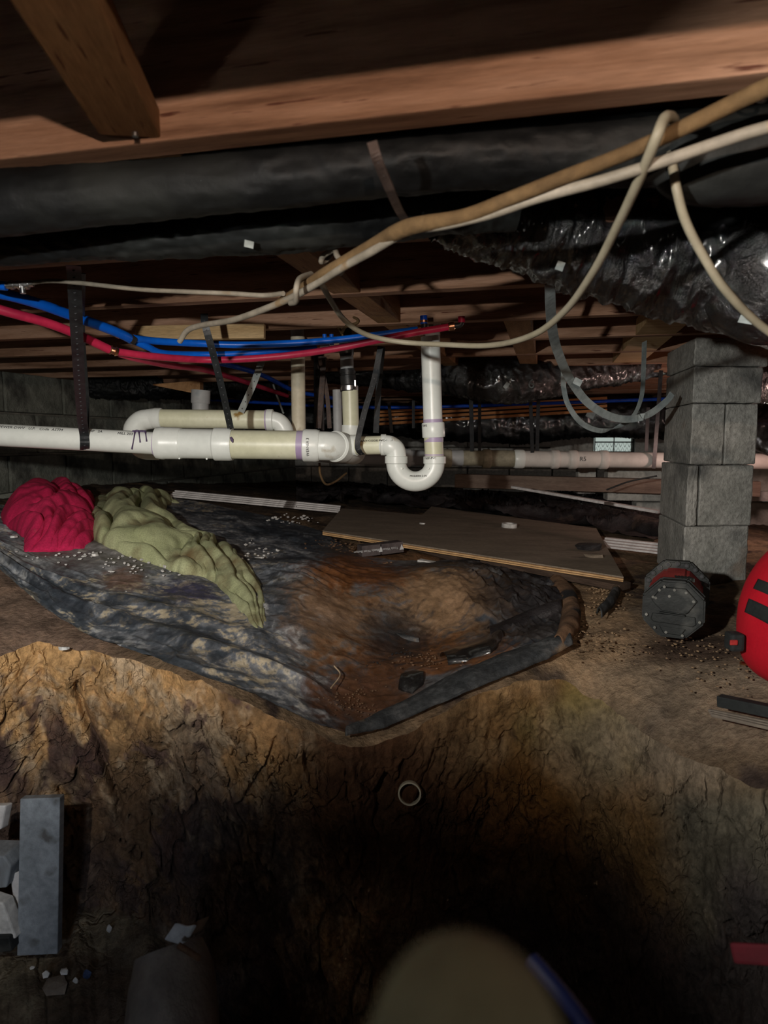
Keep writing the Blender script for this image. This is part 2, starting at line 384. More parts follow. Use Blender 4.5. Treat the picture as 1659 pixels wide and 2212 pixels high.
M['bluehose'] = mat('blue_hose', [(.001, .003, .022), (.002, .005, .035)], 8, rough=.5, bump=0)
M['iron'] = mat('vent_iron', [(.03, .03, .03), (.06, .06, .055)], 20, rough=.7, bump=.1)
M['blue_bag'] = mat('blue_scrap', [(.03, .05, .12), (.06, .09, .18)], 12, rough=.6, bump=.1)
M['quartz'] = mat('stump', [(.10, .085, .07), (.22, .19, .16)], 7, (1, 1, .4), .9, .6, 30, spots=[((.34, .33, .31), 5, .6, .72)])

# ------------------------------------------------------------------ terrain height
CT = [(0, 1240, .10), (100, 1300, .055), (0, 1398, .0), (180, 1392, .0), (270, 1412, .0), (400, 1455, -.01), (520, 1500, -.04), (620, 1545, -.08),
      (740, 1592, -.13), (830, 1580, -.13), (1000, 1505, -.075), (1100, 1465, -.045), (1240, 1395, .0), (1500, 1262, 0), (1450, 1375, .0),
      (1640, 1460, .01), (1400, 1540, -.05), (1659, 1600, -.02), (1345, 1248, .0), (700, 1150, .07), (915, 1112, .075), (1285, 1142, .045),
      (1000, 1380, -.10), (900, 1400, -.105), (1100, 1300, -.035), (730, 1235, .02), (950, 1255, .0), (100, 1200, .13), (200, 1130, .17),
      (30, 1060, .22), (300, 1058, .2), (400, 1180, .09), (560, 1330, .005), (300, 1290, .045), (1200, 1300, .0), (520, 1080, .14), (1330, 1300, .01)]
cp = [tuple(atz(*q)) for q in CT]
cp += [(1.5, 6.9, -.02), (3.2, 5, 0), (-3, 4.5, .28), (-3, 1.5, .25), (3, 1.5, 0), (0, 7.5, .02), (-1.6, 6.8, .1), (2, 0, 0), (-2, 0, .08), (0, -2, 0),
       (2.5, 2.5, 0), (.7, 5.3, .0), (-.8, 5.2, .1), (0, -1, 0), (1.1, .6, -.02), (-1.2, .9, .02)]
cp = np.array(cp)
def _tpsk(r2): return np.where(r2 > 1e-12, r2*np.log(np.maximum(r2, 1e-12)), 0)
n_ = len(cp)
K = _tpsk(((cp[:, None, :2]-cp[None, :, :2])**2).sum(-1)) + np.eye(n_)*0.02
Pm = np.c_[np.ones(n_), cp[:, :2]]
A = np.zeros((n_+3, n_+3)); A[:n_, :n_] = K; A[:n_, n_:] = Pm; A[n_:, :n_] = Pm.T
sol = np.linalg.solve(A, np.r_[cp[:, 2], 0, 0, 0])
gx = np.arange(-5, 5.01, .025); gy = np.arange(-3.5, 9.51, .025)
GX, GY = np.meshgrid(gx, gy)
GZ = sol[n_] + sol[n_+1]*GX + sol[n_+2]*GY
for i in range(n_):
    GZ += sol[i]*_tpsk((GX-cp[i, 0])**2+(GY-cp[i, 1])**2)
def H(x, y):
    x = np.clip(np.asarray(x, float), -4.99, 4.98); y = np.clip(np.asarray(y, float), -3.49, 9.48)
    fx = (x+5)/.025; fy = (y+3.5)/.025; ix = np.floor(fx).astype(int); iy = np.floor(fy).astype(int); fx -= ix; fy -= iy
    return (GZ[iy, ix]*(1-fx)+GZ[iy, ix+1]*fx)*(1-fy)+(GZ[iy+1, ix]*(1-fx)+GZ[iy+1, ix+1]*fx)*fy
def Hn(x, y):
    return H(x, y) + (fbm(np.asarray(x)*5, np.asarray(y)*5, 0, 4, 3)-.5)*.035
def G(px, py, fn=None):
    fn = fn or H
    px = np.asarray(px, float); py = np.asarray(py, float)
    dx, dy, dz = ray(px, py)
    t0 = np.full(px.shape, .9); hit = np.full(px.shape, 9.0); done = np.zeros(px.shape, bool)
    ts = np.geomspace(.75, 9, 64); lo = t0.copy(); hi = hit.copy()
    prev = None
    for t in ts:
        d = CZ+dz*t - fn(dx*t, dy*t)
        if prev is not None:
            m = (~done) & (d <= 0)
            lo = np.where(m, pt, lo); hi = np.where(m, t, hi); done |= m
        prev = d; pt = t
    lo = np.where(done, lo, 5.7); hi = np.where(done, hi, 5.7)
    for _ in range(11):
        mid = (lo+hi)/2; d = CZ+dz*mid - fn(dx*mid, dy*mid)
        lo = np.where(d > 0, mid, lo); hi = np.where(d > 0, hi, mid)
    hit = np.minimum((lo+hi)/2, 5.7)
    x = dx*hit; y = dy*hit
    return np.stack([x, y, fn(x, y)], -1)
def g1(px, py): return Vector([float(q) for q in G(np.array([px]), np.array([py]))[0]])

# rim of the pit, in polar coordinates about the photographer's spot
RIM = [(-40, 1402), (0, 1398), (80, 1372), (180, 1392), (270, 1412), (400, 1455), (520, 1500), (620, 1545), (700, 1580), (760, 1597), (830, 1582), (900, 1552), (1000, 1507),
       (1100, 1467), (1180, 1436), (1240, 1402), (1290, 1440), (1340, 1500), (1400, 1540), (1500, 1570), (1600, 1600), (1700, 1640)]
rp = G(np.array([q[0] for q in RIM], float), np.array([q[1] for q in RIM], float))
rth = np.degrees(np.arctan2(rp[:, 0], rp[:, 1])); rR = np.hypot(rp[:, 0], rp[:, 1])
o_ = np.argsort(rth); rth = rth[o_]; rR = rR[o_]
rth = np.r_[[-180, -140, -90, -60, -45], rth, [45, 60, 90, 140, 180]]; rR = np.r_[[.95, .95, 1.15, 1.4, 1.6], rR, [1.05, .95, .9, .9, .95]]
def Rrim(th): return np.interp(th, rth, rR)
th = np.unique(np.round(np.r_[np.linspace(-180, -36, 50), np.linspace(-36, 36, 760), np.linspace(36, 180, 50)], 4))
TH, RR = th, Rrim(th)
k_w = np.exp(-((TH[:, None]-TH[None, :])/3.2)**2); k_w /= k_w.sum(1, keepdims=True); RS = k_w@RR
RR = RR + (RS-RR)*ss(12.5, 16, TH)
RR = RR + (fbm(th*.35, th*0, 0, 4, 9)-.5)*.05*ss(-38, -30, -abs(th)+0) * 1.0
tr = np.radians(TH)

def pix(x, y, z):
    """where a world point falls in the photograph's frame: used to place the soil colours and the shade painted into them"""
    d = y*CP-(z-CZ)*SP; v = y*SP+(z-CZ)*CP
    d = np.maximum(d, .05)
    return W/2+F*x/d, HH/2-F*v/d
def mix(a, b, t): return a*(1-t[..., None])+np.array(b)*t[..., None]
def blob(px, py, cx, cy, rx, ry, warp=0.0, soft=.5):
    d = np.hypot((px-cx)/rx, (py-cy)/ry)+warp
    return 1-ss(1-soft, 1+soft, d)

# --- ledge (floor)
nr = 260
q = np.linspace(0, 1, nr)
Rm = RR[None, :]*(1-q[:, None]) + 0
Rg = RR[None, :]*np.power(9.0/RR[None, :], q[:, None]**1.05)
X = Rg*np.sin(tr)[None]; Y = Rg*np.cos(tr)[None]
Z = Hn(X, Y)
Z += (fbm(X*30, Y*30, 0, 3, 21)-.5)*.012
edge = np.exp(-(Rg-RR[None])/.035)
wn = (fbm(TH*.6, TH*0, 0, 3, 31)-.3)[None]
soft_r = ss(11, 18, TH)[None]           # the right part of the rim rounds over softly
Z -= edge*.012 + soft_r*np.exp(-(Rg-RR[None])/.16)*.05
px, py = pix(X, Y, Z)
n1 = fbm(X*4, Y*4, 0, 5, 40); n2 = fbm(X*13, Y*13, 0, 4, 50); n3 = fbm(X*34, Y*34, 0, 3, 60)
col = np.zeros(X.shape+(3,))+np.array([.17, .115, .07])
col = mix(col, (.26, .18, .11), ss(.45, .65, n1))
col = mix(col, (.06, .042, .035), ss(.55, .72, n2))
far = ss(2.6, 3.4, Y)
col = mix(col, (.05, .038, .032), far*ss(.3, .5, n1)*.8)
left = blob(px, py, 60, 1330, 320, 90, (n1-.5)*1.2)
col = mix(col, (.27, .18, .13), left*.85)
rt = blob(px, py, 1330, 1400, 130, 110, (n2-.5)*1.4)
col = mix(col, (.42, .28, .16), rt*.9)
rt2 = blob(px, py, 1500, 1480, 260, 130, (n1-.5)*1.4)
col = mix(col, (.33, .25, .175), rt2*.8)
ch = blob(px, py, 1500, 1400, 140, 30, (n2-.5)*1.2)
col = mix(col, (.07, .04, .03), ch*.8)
mid = blob(px, py, 850, 1235, 280, 45, (n2-.5)*1.6)
col = mix(col, (.20, .085, .03), mid*.7)
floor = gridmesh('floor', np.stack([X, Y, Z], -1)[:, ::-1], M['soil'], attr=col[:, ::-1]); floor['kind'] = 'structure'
rimX, rimY, rimZ = X[0], Y[0], Z[0]

# --- pit wall and pit bottom
nu = 330
u = np.linspace(0, 1, nu)[:, None]
depth = np.interp(TH, [-180, -29, -20, -12, 0, 20, 32, 180], [.55, .52, .50, .62, .75, .75, .75, .6])[None]
inset = np.interp(TH, [-180, -29, -10, 0, 15, 22, 30, 180], [.18, .16, .18, .20, .26, .22, .16, .18])[None]
Zw = rimZ[None] - depth*u
base = np.power(u, 1.15)*inset
base = base + soft_r*(.06*np.sin(np.clip(u*3, 0, 1)*math.pi/2))
s_ = (TH*.0227)[None]+0*u      # about metres along the wall
zz = -depth*u
warp = (fbm(s_*6, zz*3, 0, 4, 70)-.5)
warp2 = fbm(s_*20, zz*16, 0, 3, 72)-.5
f1, f2 = worley(s_*8+warp*3.0+warp2*.9, zz*4.0+warp*3.5+warp2*.9, 71)
f1c, f2c = worley(s_*20+warp2*1.5, zz*15+warp2*1.5, 74)
crack = 1-ss(.0, .05, f2-f1)
f1b, f2b = worley(s_*22+warp*4+warp2*2, zz*15+warp*3+warp2*2, 75)
crack2 = 1-ss(.0, .10, f2b-f1b)
lum = fbm(s_*5, zz*3.0, 0, 5, 80); lum2 = fbm(s_*22, zz*14, 0, 4, 90)
mk = ss(.02, .12, u)                      # nothing tears the rim itself
rg = 1-abs(2*fbm(s_*8+3, zz*2.6, 0, 4, 95)-1)
rightw = ss(-2, 12, TH)[None]
cl = 1-np.clip(f1c*1.1, 0, 1)**2
disp = (lum-.5)*.13 + (lum2-.5)*.045 + (rg-.75)*.012 + cl*.016*ss(.35,.6,fbm(s_*4+4, zz*4, 0, 3, 94)) + (fbm(s_*60, zz*50, 0, 4, 97, .65)-.5)*.022
disp = disp - crack*ss(.35, .55, fbm(s_*3, zz*3, 0, 3, 99))*.034*(1-.65*rightw) - crack2*.010*(1-.6*rightw)
# a deep fissure on the left
fx_ = -23.4+1.3*np.sin(zz*14)+1.2*(fbm(zz*12, zz*0, 0, 3, 5)-.5)
disp = disp - np.exp(-((TH[None]-fx_)/.30)**2)*.06*ss(.05, .22, u)*(1-ss(.55, .75, u))
# the fold where the right face turns
disp = disp + np.exp(-((TH[None]-21.5)/1.4)**2)*.03*ss(.25, .5, u)
Rw = RR[None] - base - (0-disp)*mk*-1 
Rw = RR[None] - base + disp*mk*-1
Xw = Rw*np.sin(tr)[None]; Yw = Rw*np.cos(tr)[None]
Zw = Zw + mk*(lum2-.5)*.02
px, py = pix(Xw, Yw, Zw)
a1 = fbm(s_*4+9, zz*3.2, 0, 5, 110); a2 = fbm(s_*11, zz*7, 0, 5, 120); a3 = fbm(s_*30, zz*18, 0, 4, 130)
colw = np.zeros(Xw.shape+(3,))+np.array([.20, .125, .07])
a4 = fbm(s_*90, zz*60, 0, 3, 131)
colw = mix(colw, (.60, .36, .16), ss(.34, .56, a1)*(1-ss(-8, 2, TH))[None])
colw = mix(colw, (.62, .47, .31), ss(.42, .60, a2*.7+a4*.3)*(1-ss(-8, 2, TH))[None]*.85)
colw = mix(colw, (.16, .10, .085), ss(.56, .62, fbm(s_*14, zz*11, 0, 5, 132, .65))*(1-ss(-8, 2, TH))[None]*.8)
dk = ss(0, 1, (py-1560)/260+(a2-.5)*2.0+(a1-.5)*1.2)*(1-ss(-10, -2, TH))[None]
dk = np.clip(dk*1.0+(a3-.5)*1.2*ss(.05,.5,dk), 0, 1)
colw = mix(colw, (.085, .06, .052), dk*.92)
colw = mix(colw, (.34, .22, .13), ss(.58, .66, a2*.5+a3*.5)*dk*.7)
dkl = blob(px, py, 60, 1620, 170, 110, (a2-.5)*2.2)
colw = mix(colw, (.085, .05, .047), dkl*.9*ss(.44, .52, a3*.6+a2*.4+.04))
# right side: brown, olive and grey
rw = rightw
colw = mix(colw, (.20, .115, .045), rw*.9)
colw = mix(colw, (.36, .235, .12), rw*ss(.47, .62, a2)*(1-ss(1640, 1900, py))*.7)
colw = mix(colw, (.26, .20, .07), blob(px, py, 1290, 1580, 130, 90, (a2-.5)*1.8)*.8*rw)
colw = mix(colw, (.20, .085, .02), blob(px, py, 1080, 1740, 170, 110, (a2-.5)*1.8)*.7*rw)
colw = mix(colw, (.13, .13, .105), ss(1380, 1500, px+(a1-.5)*300)*ss(1620, 1760, py)*rw*.8)
colw = mix(colw, (.33, .26, .19), blob(px, py, 1470, 1600, 220, 110, (a1-.5)*1.4)*.8*rw)
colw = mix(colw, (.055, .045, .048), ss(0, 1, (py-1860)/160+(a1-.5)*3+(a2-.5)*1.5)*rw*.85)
colw = mix(colw, (.05, .03, .022), crack*.5*mk)  # cracks darkened in colour, standing in for the shade inside them
centre_shade = blob(px, py, 830, 1740, 210, 170, (a1-.5)*1.2)  # clay darkened at the pit centre: shade put into its colour
colw = mix(colw, (.065, .028, .014), centre_shade*.9)
# bottom
nb = 70
ub = np.linspace(0, 1, nb)[1:, None]
Rb = Rw[-1][None]*(1-ub*.999)
Xb = Rb*np.sin(tr)[None]; Yb = Rb*np.cos(tr)[None]
Zb = Zw[-1][None]*(1-ss(0, .5, ub)) + (-.62)*ss(0, .5, ub) + (fbm(Xb*9, Yb*9, 0, 4, 140)-.5)*.06*ss(0, .1, ub)*(1-ss(.9, 1, ub))
colb = np.zeros(Xb.shape+(3,))+np.array([.11, .085, .06])
colb = mix(colb, (.20, .17, .12), ss(.5, .65, fbm(Xb*10, Yb*10, 0, 4, 150)))
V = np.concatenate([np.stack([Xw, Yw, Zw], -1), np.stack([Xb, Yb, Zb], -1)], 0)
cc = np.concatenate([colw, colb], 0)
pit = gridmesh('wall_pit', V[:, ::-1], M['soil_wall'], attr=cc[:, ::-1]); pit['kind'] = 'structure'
def pitpoint(px_, py_, off=0.0):
    """surface point of the pit under a pixel"""
    dx, dy, dz = ray(px_, py_); d = np.array([dx, dy, dz]); d /= np.linalg.norm(d)
    R = V.reshape(-1, 3)-np.array([0, 0, CZ]); t = R@d; e = np.linalg.norm(R-t[:, None]*d, axis=1); e[t < .3] = 9
    cand = np.where(e < max(e.min()*1.5, .012))[0]; k = cand[np.argmin(t[cand])]
    return Vector((d*(t[k]-off)).tolist())+Vector((0, 0, CZ))

# ------------------------------------------------------------------ room frame: joists, walls
PHI = math.radians(13.5)
E1 = Vector((math.cos(PHI), -math.sin(PHI), 0)); E2 = Vector((math.sin(PHI), math.cos(PHI), 0))
AX = Matrix((E1, E2, Vector((0, 0, 1)))).transposed()
def ab(a, b, z): return E1*a + E2*b + Vector((0, 0, z))
JZ = 0.80; JB0 = .7166; JS = .406
ceiling = boxm('ceiling', ab(-.2, 3.0, 1.047), (7.0, 10.0, .02), M['subfloor'], ax=AX); ceiling['kind'] = 'structure'
def cbox(name, c, size, m, bevel=.0, rot=0.0, tilt=None, parent=None):
    parent = parent or ceiling
    o = boxm(name, c, size, m, None, bevel=bevel, ax=(AX if tilt is None else tilt))
    o.parent = parent; o.matrix_parent_inverse = parent.matrix_basis.inverted(); return o
random.seed(3)
for k in range(-4, 16):
    b = JB0+JS*k+.019
    dz = random.uniform(-.003, .003) if k > 0 else 0
    o = cbox('joist', ab(-.2, b, JZ+.1175+dz), (6.6, .038, .235), M['joist'], bevel=.0025)
    o.data.materials[0] = M['joist']
# flat blocking between the joists, one line of it beside the photographer and more beyond
def bridging(a, k, wdt=.060, h=.038, z=JZ+.0015, yaw=0.0, m='brace'):
    b0 = JB0+JS*k+.038; b1 = JB0+JS*(k+1)
    c = ab(a, (b0+b1)/2, z+h/2)
    return cbox('bridging_block', c, (wdt, b1-b0-.001, h), M[m], bevel=.002)
pb = atz(292, 312, JZ); a0 = pb.x*E1.x+pb.y*E1.y
q0 = Vector((-.281, .795, JZ+.019)); q1 = q0+Vector((.12, -1, 0)).normalized()*.46
d0 = (q0-q1).normalized()
near = cbox('bridging_block', (q0+q1)/2, (.066, (q0-q1).length, .030), M['brace'], bevel=.002, tilt=Matrix((Vector((d0.y, -d0.x, 0)), d0, Vector((0, 0, 1)))).transposed())
for k in range(0, 7): bridging(a0+.005*k, k, .066, .075 if k else .09)
pc = atz(1118, 700, JZ); a1_ = pc.x*E1.x+pc.y*E1.y
for k in (3, 4, 5, 6): bridging(a1_+.0*k, k, .075, .05, z=JZ+.002)
pc = atz(1420, 720, JZ); a2_ = pc.x*E1.x+pc.y*E1.y
for k in (3, 4, 5): bridging(a2_, k, .12, .05, z=JZ+.002, m='pale_wood')
# knot and nail of the near block
kn = tube('nail_head', [atz(292, 287, JZ+.003), atz(292, 287, JZ+.003)+Vector((0, 0, -.004))], .0035, M['steel'], None, 12); kn.parent = ceiling; kn.matrix_parent_inverse = ceiling.matrix_basis.inverted()

# left wall of block, at right angles to the joists
pw = atz(0, 799, JZ); wa = pw.x*E1.x+pw.y*E1.y; wb = pw.x*E2.x+pw.y*E2.y
wall_left = boxm('wall_left', ab(wa-.13, 3.2, .36), (.18, 7.9, .86), M['mortar'], ax=AX); wall_left['kind'] = 'structure'
def child_of(o, p):
    o.parent = p; o.matrix_parent_inverse = p.matrix_basis.inverted(); return o
proto_mesh = {}
def block_at(c, size, m, parent, name='concrete_block', jit=.003, bevel=.006):
    key = (round(size[0], 3), round(size[1], 3), round(size[2], 3), m.name)
    if key not in proto_mesh:
        o = boxm(name, c, size, m, ax=AX, bevel=bevel, rough=.0012, seg=2, smooth=False); proto_mesh[key] = o.data
    else:
        o = bpy.data.objects.new(name, proto_mesh[key]); C.objects.link(o); o.matrix_basis = Matrix.Translation(c) @ AX.to_4x4()
    o.matrix_basis = o.matrix_basis @ Matrix.Rotation(random.uniform(-.006, .006), 4, 'Z')
    return child_of(o, parent)
for r in range(4):
    z = .70-.2*r
    for j in range(13):
        b = 1.35+.405*j+(.2 if r % 2 else 0)
        block_at(ab(wa-.02+random.uniform(-.004, .004), b, z), (.06, .392, .188), M['block_dark'], wall_left)
# back wall, parallel with the joists, with a vent
wbk = 6.75
wall_back = boxm('wall_back', ab(-.2, wbk+.13, .30), (7.0, .16, 1.0), M['mortar'], ax=AX); wall_back['kind'] = 'structure'
vp = at(1326, 960, 1.0); 
def on_back(px_, py_, b=wbk):
    dx, dy, dz = ray(px_, py_); t = b/(dx*E2.x+dy*E2.y); p = Vector((dx*t, dy*t, CZ+dz*t)); return p
v0 = on_back(1283, 977); v1 = on_back(1369, 943)
va0 = v0.dot(E1); va1 = v1.dot(E1); vz0 = v0.z; vz1 = v1.z
for r in range(5):
    z = .70-.2*r
    for j in range(17):
        a = -3.2+.405*j+(.2 if r % 2 else 0)
        if va0-.19 < a < va1+.19 and abs(z-(vz0+vz1)/2) < .16: continue
        block_at(ab(a, wbk, z), (.392, .06, .188), M['block_far'], wall_back)
# cut the opening: fill round the vent with block pieces
def fillb(a0, a1, z0, z1):
    if a1-a0 > .01 and z1-z0 > .01: block_at(ab((a0+a1)/2, wbk, (z0+z1)/2), (a1-a0, .06, z1-z0), M['block_far'], wall_back)
fillb(va0-.4, va0-.01, vz0-.12, vz1+.13); fillb(va1+.01, va1+.4, vz0-.12, vz1+.13); fillb(va0-.01, va1+.01, vz1, vz1+.13); fillb(va0-.01, va1+.01, vz0-.12, vz0)
# opening through the backing
cut = boxm('cutter', ab((va0+va1)/2, wbk+.13, (vz0+vz1)/2), (va1-va0, .6, vz1-vz0), M['mortar'], ax=AX)
md = wall_back.modifiers.new('b', 'BOOLEAN'); md.operation = 'DIFFERENCE'; md.object = cut; md.solver = 'EXACT'
bpy.context.view_layer.update()
dg = bpy.context.evaluated_depsgraph_get()
nm = bpy.data.meshes.new_from_object(wall_back.evaluated_get(dg)); wall_back.modifiers.clear(); wall_back.data = nm; bpy.data.objects.remove(cut)
# vent grille
window_1 = thing('window_1', ab((va0+va1)/2, wbk-.02, vz0), None, None); window_1['kind'] = 'structure'
def w1(name, pts, r, m=M['iron']):
    return tube(name, pts, r, m, window_1, 6, smooth_path=False)
for zz_ in (vz0+.004, vz1-.004, (vz0*.35+vz1*.65)): w1('vent_bar', [ab(va0, wbk-.02, zz_), ab(va1, wbk-.02, zz_)], .006)
for aa in (va0+.004, va1-.004, va0*.5+va1*.5): w1('vent_bar', [ab(aa, wbk-.02, vz0), ab(aa, wbk-.02, vz1)], .005)
nz = 9; pts = []
for row in range(2):
    for i in range(nz):
        x0 = va0+(va1-va0)*i/nz; x1 = va0+(va1-va0)*(i+.5)/nz; x2 = va0+(va1-va0)*(i+1)/nz
        zb = vz0+(vz1-vz0)*(.0+.33*row); zt = zb+(vz1-vz0)*.32
        w1('vent_scroll', [ab(x0, wbk-.02, zb), ab(x1, wbk-.02, zt), ab(x2, wbk-.02, zb)], .0022)
wall_right = boxm('wall_right', ab(3.3, 2.2, .3), (.16, 9.6, 1.5), M['mortar'], ax=AX); wall_right['kind'] = 'structure'
wall_front = boxm('wall_front', ab(-.2, -2.0, .3), (7.0, .16, 1.5), M['mortar'], ax=AX); wall_front['kind'] = 'structure'
# ------------------------------------------------------------------ sheets on the ground
def curve_px(lst, n):
    a = np.array(lst, float); d = np.r_[0, np.cumsum(np.hypot(*np.diff(a, axis=0).T))]; t = np.linspace(0, d[-1], n)
    return np.stack([np.interp(t, d, a[:, 0]), np.interp(t, d, a[:, 1])], -1)
def patch(name, low, top, nx, ny, lift, mat_, parent=None, colf=None, curve=1.0, fn=Hn, ret=False):
    a = curve_px(low, nx); b = curve_px(top, nx); t = np.power(np.linspace(0, 1, ny), curve)[:, None, None]
    Q = a[None]*(1-t)+b[None]*t
    g = G(Q[..., 0].ravel(), Q[..., 1].ravel(), fn).reshape(ny, nx, 3)
    S = np.linspace(0, 1, nx)[None]+0*t[..., 0]; T = np.linspace(0, 1, ny)[:, None]+0*S
    g[..., 2] += lift(S, T, g, Q)
    col = colf(S, T, g, Q) if colf else None
    if ret: return g, col
    return gridmesh(name, g, mat_, parent, attr=col)
def ridge(x): return 1-np.abs(2*x-1)
# the big dusty vapour barrier
low = [(-60, 1215), (0, 1240), (60, 1293), (130, 1350), (200, 1388), (270, 1413), (400, 1457), (520, 1502), (620, 1547), (700, 1582), (760, 1600), (830, 1583), (900, 1553), (1000, 1508), (1100, 1468), (1180, 1437), (1238, 1403)]
top = [(-60, 1085), (60, 1105), (200, 1085), (330, 1075), (450, 1092), (560, 1115), (690, 1150), (770, 1205), (900, 1225), (1050, 1222), (1130, 1225), (1180, 1235), (1205, 1258), (1222, 1300), (1225, 1340), (1225, 1370), (1230, 1392)]
def lift_big(S, T, g, Q):
    x, y = g[..., 0], g[..., 1]; px_, py_ = Q[..., 0], Q[..., 1]
    wv = fbm(x*5, y*5, 0, 4, 200)
    fold = ridge(fbm(S*3.0+wv*.6, T*5+wv*.5, 0, 3, 205))**7*.007
    # two long folds running beside the free edge at the left
    e = np.exp(-((T-.17)/.035)**2)*.016*(1-ss(650, 760, px_))+np.exp(-((T-.30)/.03)**2)*.010*(1-ss(560, 660, px_))
    hump = blob(px_, py_, 960, 1310, 150, 60, 0, .9)*.07 + blob(px_, py_, 690, 1330, 120, 90, 0, .9)*.05
    cr = blob(px_, py_, 1120, 1310, 120, 80, 0, .8)*ridge(fbm(x*22, y*9+x*14, 0, 3, 209))**4*.022
    fold = fold*(1-.6*ss(640, 770, px_)) + ridge(fbm(S*9+wv, T*9+wv*2, 0, 3, 206))**5*.004 + blob(px_, py_, 640, 1270, 110, 34, (wv-.5), .9)*ridge(fbm(S*5+wv, T*16, 0, 3, 208))**3*.02
    return .010 + fold + e + hump + cr + (fbm(x*28, y*28, 0, 3, 207)-.5)*.006
def col_big(S, T, g, Q):
    x, y = g[..., 0], g[..., 1]; px_, py_ = Q[..., 0], Q[..., 1]
    al = S*2.6+ (fbm(x*5, y*5, 0, 3, 211)-.5)*.5; ac = T*1.0+(fbm(x*5+4, y*5, 0, 3, 212)-.5)*.35      # along and across the sheet
    n1 = .5*fbm(al*3.2, ac*8, 0, 6, 210, .6)+.5*fbm(x*6, y*6, 0, 6, 213, .6); n2 = fbm(al*11, ac*30, 0, 5, 220, .62); n3 = fbm(x*70, y*70, 0, 4, 230, .7); n2 = n2*.65+n3*.35
    c = np.zeros(px_.shape+(3,))+np.array([.045, .055, .068])
    c = mix(c, (.27, .285, .31), ss(.38, .60, n1*.55+n2*.45)*.85)
    c = mix(c, (.48, .48, .465), ss(.48, .62, n2*.6+n3*.4)*ss(.42, .56, n1)*.85)
    rgt = ss(640, 770, px_)
    c = mix(c, (.05, .043, .04), rgt*(.55+.4*ss(.4, .6, n1)))
    lw = 1-ss(560, 700, px_)
    c = mix(c, (.50, .42, .28), ss(.50, .58, n2*.45+n3*.25+n1*.3)*lw*ss(.45,.52,fbm(al*5+7, ac*9, 0, 4, 241))*.85)
    c = mix(c, (.035, .042, .053), ss(.53, .60, fbm(al*5+7, ac*18, 0, 5, 240)*.7+n3*.3)*.85)
    c = mix(c, (.045, .04, .09), blob(px_, py_, 405, 1285, 55, 30, (n2-.5)*2.5)*.8)
    c = mix(c, (.20, .11, .07), blob(px_, py_, 262, 1262, 45, 25, (n2-.5)*2.5)*.8)
    c = mix(c, (.22, .20, .18), blob(px_, py_, 250, 1200, 260, 36, (n1-.5)*2)*.6)   # grit under the cloths
    edge_ = (1-ss(.0, .15, T))*lw
    c = mix(c, (.055, .068, .082), edge_*ss(.42, .5, 1-n2)*.85)
    tan_ = blob(px_, py_, 960, 1330, 130, 70, (n2-.5)*2.6)
    c = mix(c, (.30, .185, .10), tan_*.9)
    c = mix(c, (.26, .15, .075), blob(px_, py_, 720, 1370, 85, 95, (n2-.5)*2.4)*.75)
    c = mix(c, (.17, .062, .018), blob(px_, py_, 780, 1270, 100, 55, (n2-.5)*2.2)*.9)
    c = mix(c, (.20, .08, .025), blob(px_, py_, 930, 1430, 170, 34, (n2-.5)*3)*.85)
    c = mix(c, (.10, .04, .015), blob(px_, py_, 790, 1520, 110, 75, (n2-.5)*2.4)*.85)
    c = mix(c, (.02, .017, .018), blob(px_, py_, 1130, 1320, 110, 65, (n2-.5)*2)*.85)
    c = mix(c, (.02, .02, .022), blob(px_, py_, 860, 1400, 60, 40, (n2-.5)*4)*.8)
    c = mix(c, (.03, .022, .02), blob(px_, py_, 1030, 1245, 190, 22, (n2-.5)*2)*.7)
    return c
sheet = patch('plastic_sheet', low, top, 620, 260, lift_big, M['sheet'], colf=col_big)
tag(sheet, 'dusty black plastic ground sheet sagging over the pit edge under the cloths', 'ground sheet')

def simple_lift(h, k=1.0, n=0.006, sc=9):
    return lambda S, T, g, Q: h*np.clip(1-np.abs(2*T-1)**2.5, 0, 1)*k + .010 + (fbm(g[..., 0]*sc, g[..., 1]*sc, 0, 4, 250)-.3)*n
def strip(name, low, top, mat_, h, label, cat, nx=160, ny=16, base=.012, n=.01, group=None):
    def lf(S, T, g, Q):
        return base + h*np.power(np.clip(1-(2*T-1)**2, 0, 1), .6) + (fbm(g[..., 0]*14, g[..., 1]*14, 0, 4, 260)-.4)*n
    o = patch(name, low, top, nx, ny, lf, mat_)
    s = o.modifiers.new('s', 'SOLIDIFY'); s.thickness = .003
    return tag(o, label, cat, group)
strip('liner_fold', [(748, 1600), (830, 1584), (900, 1554), (1000, 1509), (1100, 1469), (1180, 1438), (1238, 1404)],
      [(748, 1590), (850, 1540), (925, 1497), (1000, 1460), (1080, 1428), (1160, 1402), (1218, 1372)], M['liner'], .016,
      'rolled black edge of the plastic sheet along the right side of the pit', 'liner')
strip('liner_strip', [(1212, 1254), (1243, 1290), (1253, 1330), (1250, 1370), (1215, 1412)], [(1183, 1272), (1206, 1300), (1214, 1340), (1206, 1378), (1196, 1402)],
      M['liner_dirt'], .022, 'curled rust stained plastic strip standing at the right end of the sheet', 'liner', 90, 14)
strip('liner_strip', [(1336, 1268), (1338, 1290), (1325, 1318), (1298, 1345)], [(1322, 1272), (1322, 1292), (1310, 1312), (1290, 1338)],
      M['liner'], .02, 'short black plastic strip in loose soil left of the octagonal tool', 'liner', 60, 10)
strip('liner_tear', [(968, 1448), (1010, 1440), (1060, 1425), (1090, 1395)], [(950, 1430), (985, 1412), (1030, 1400), (1070, 1378)],
      M['duct_shiny'], .02, 'torn shiny flap of black plastic in the middle of the hollow', 'plastic scrap', 60, 14)
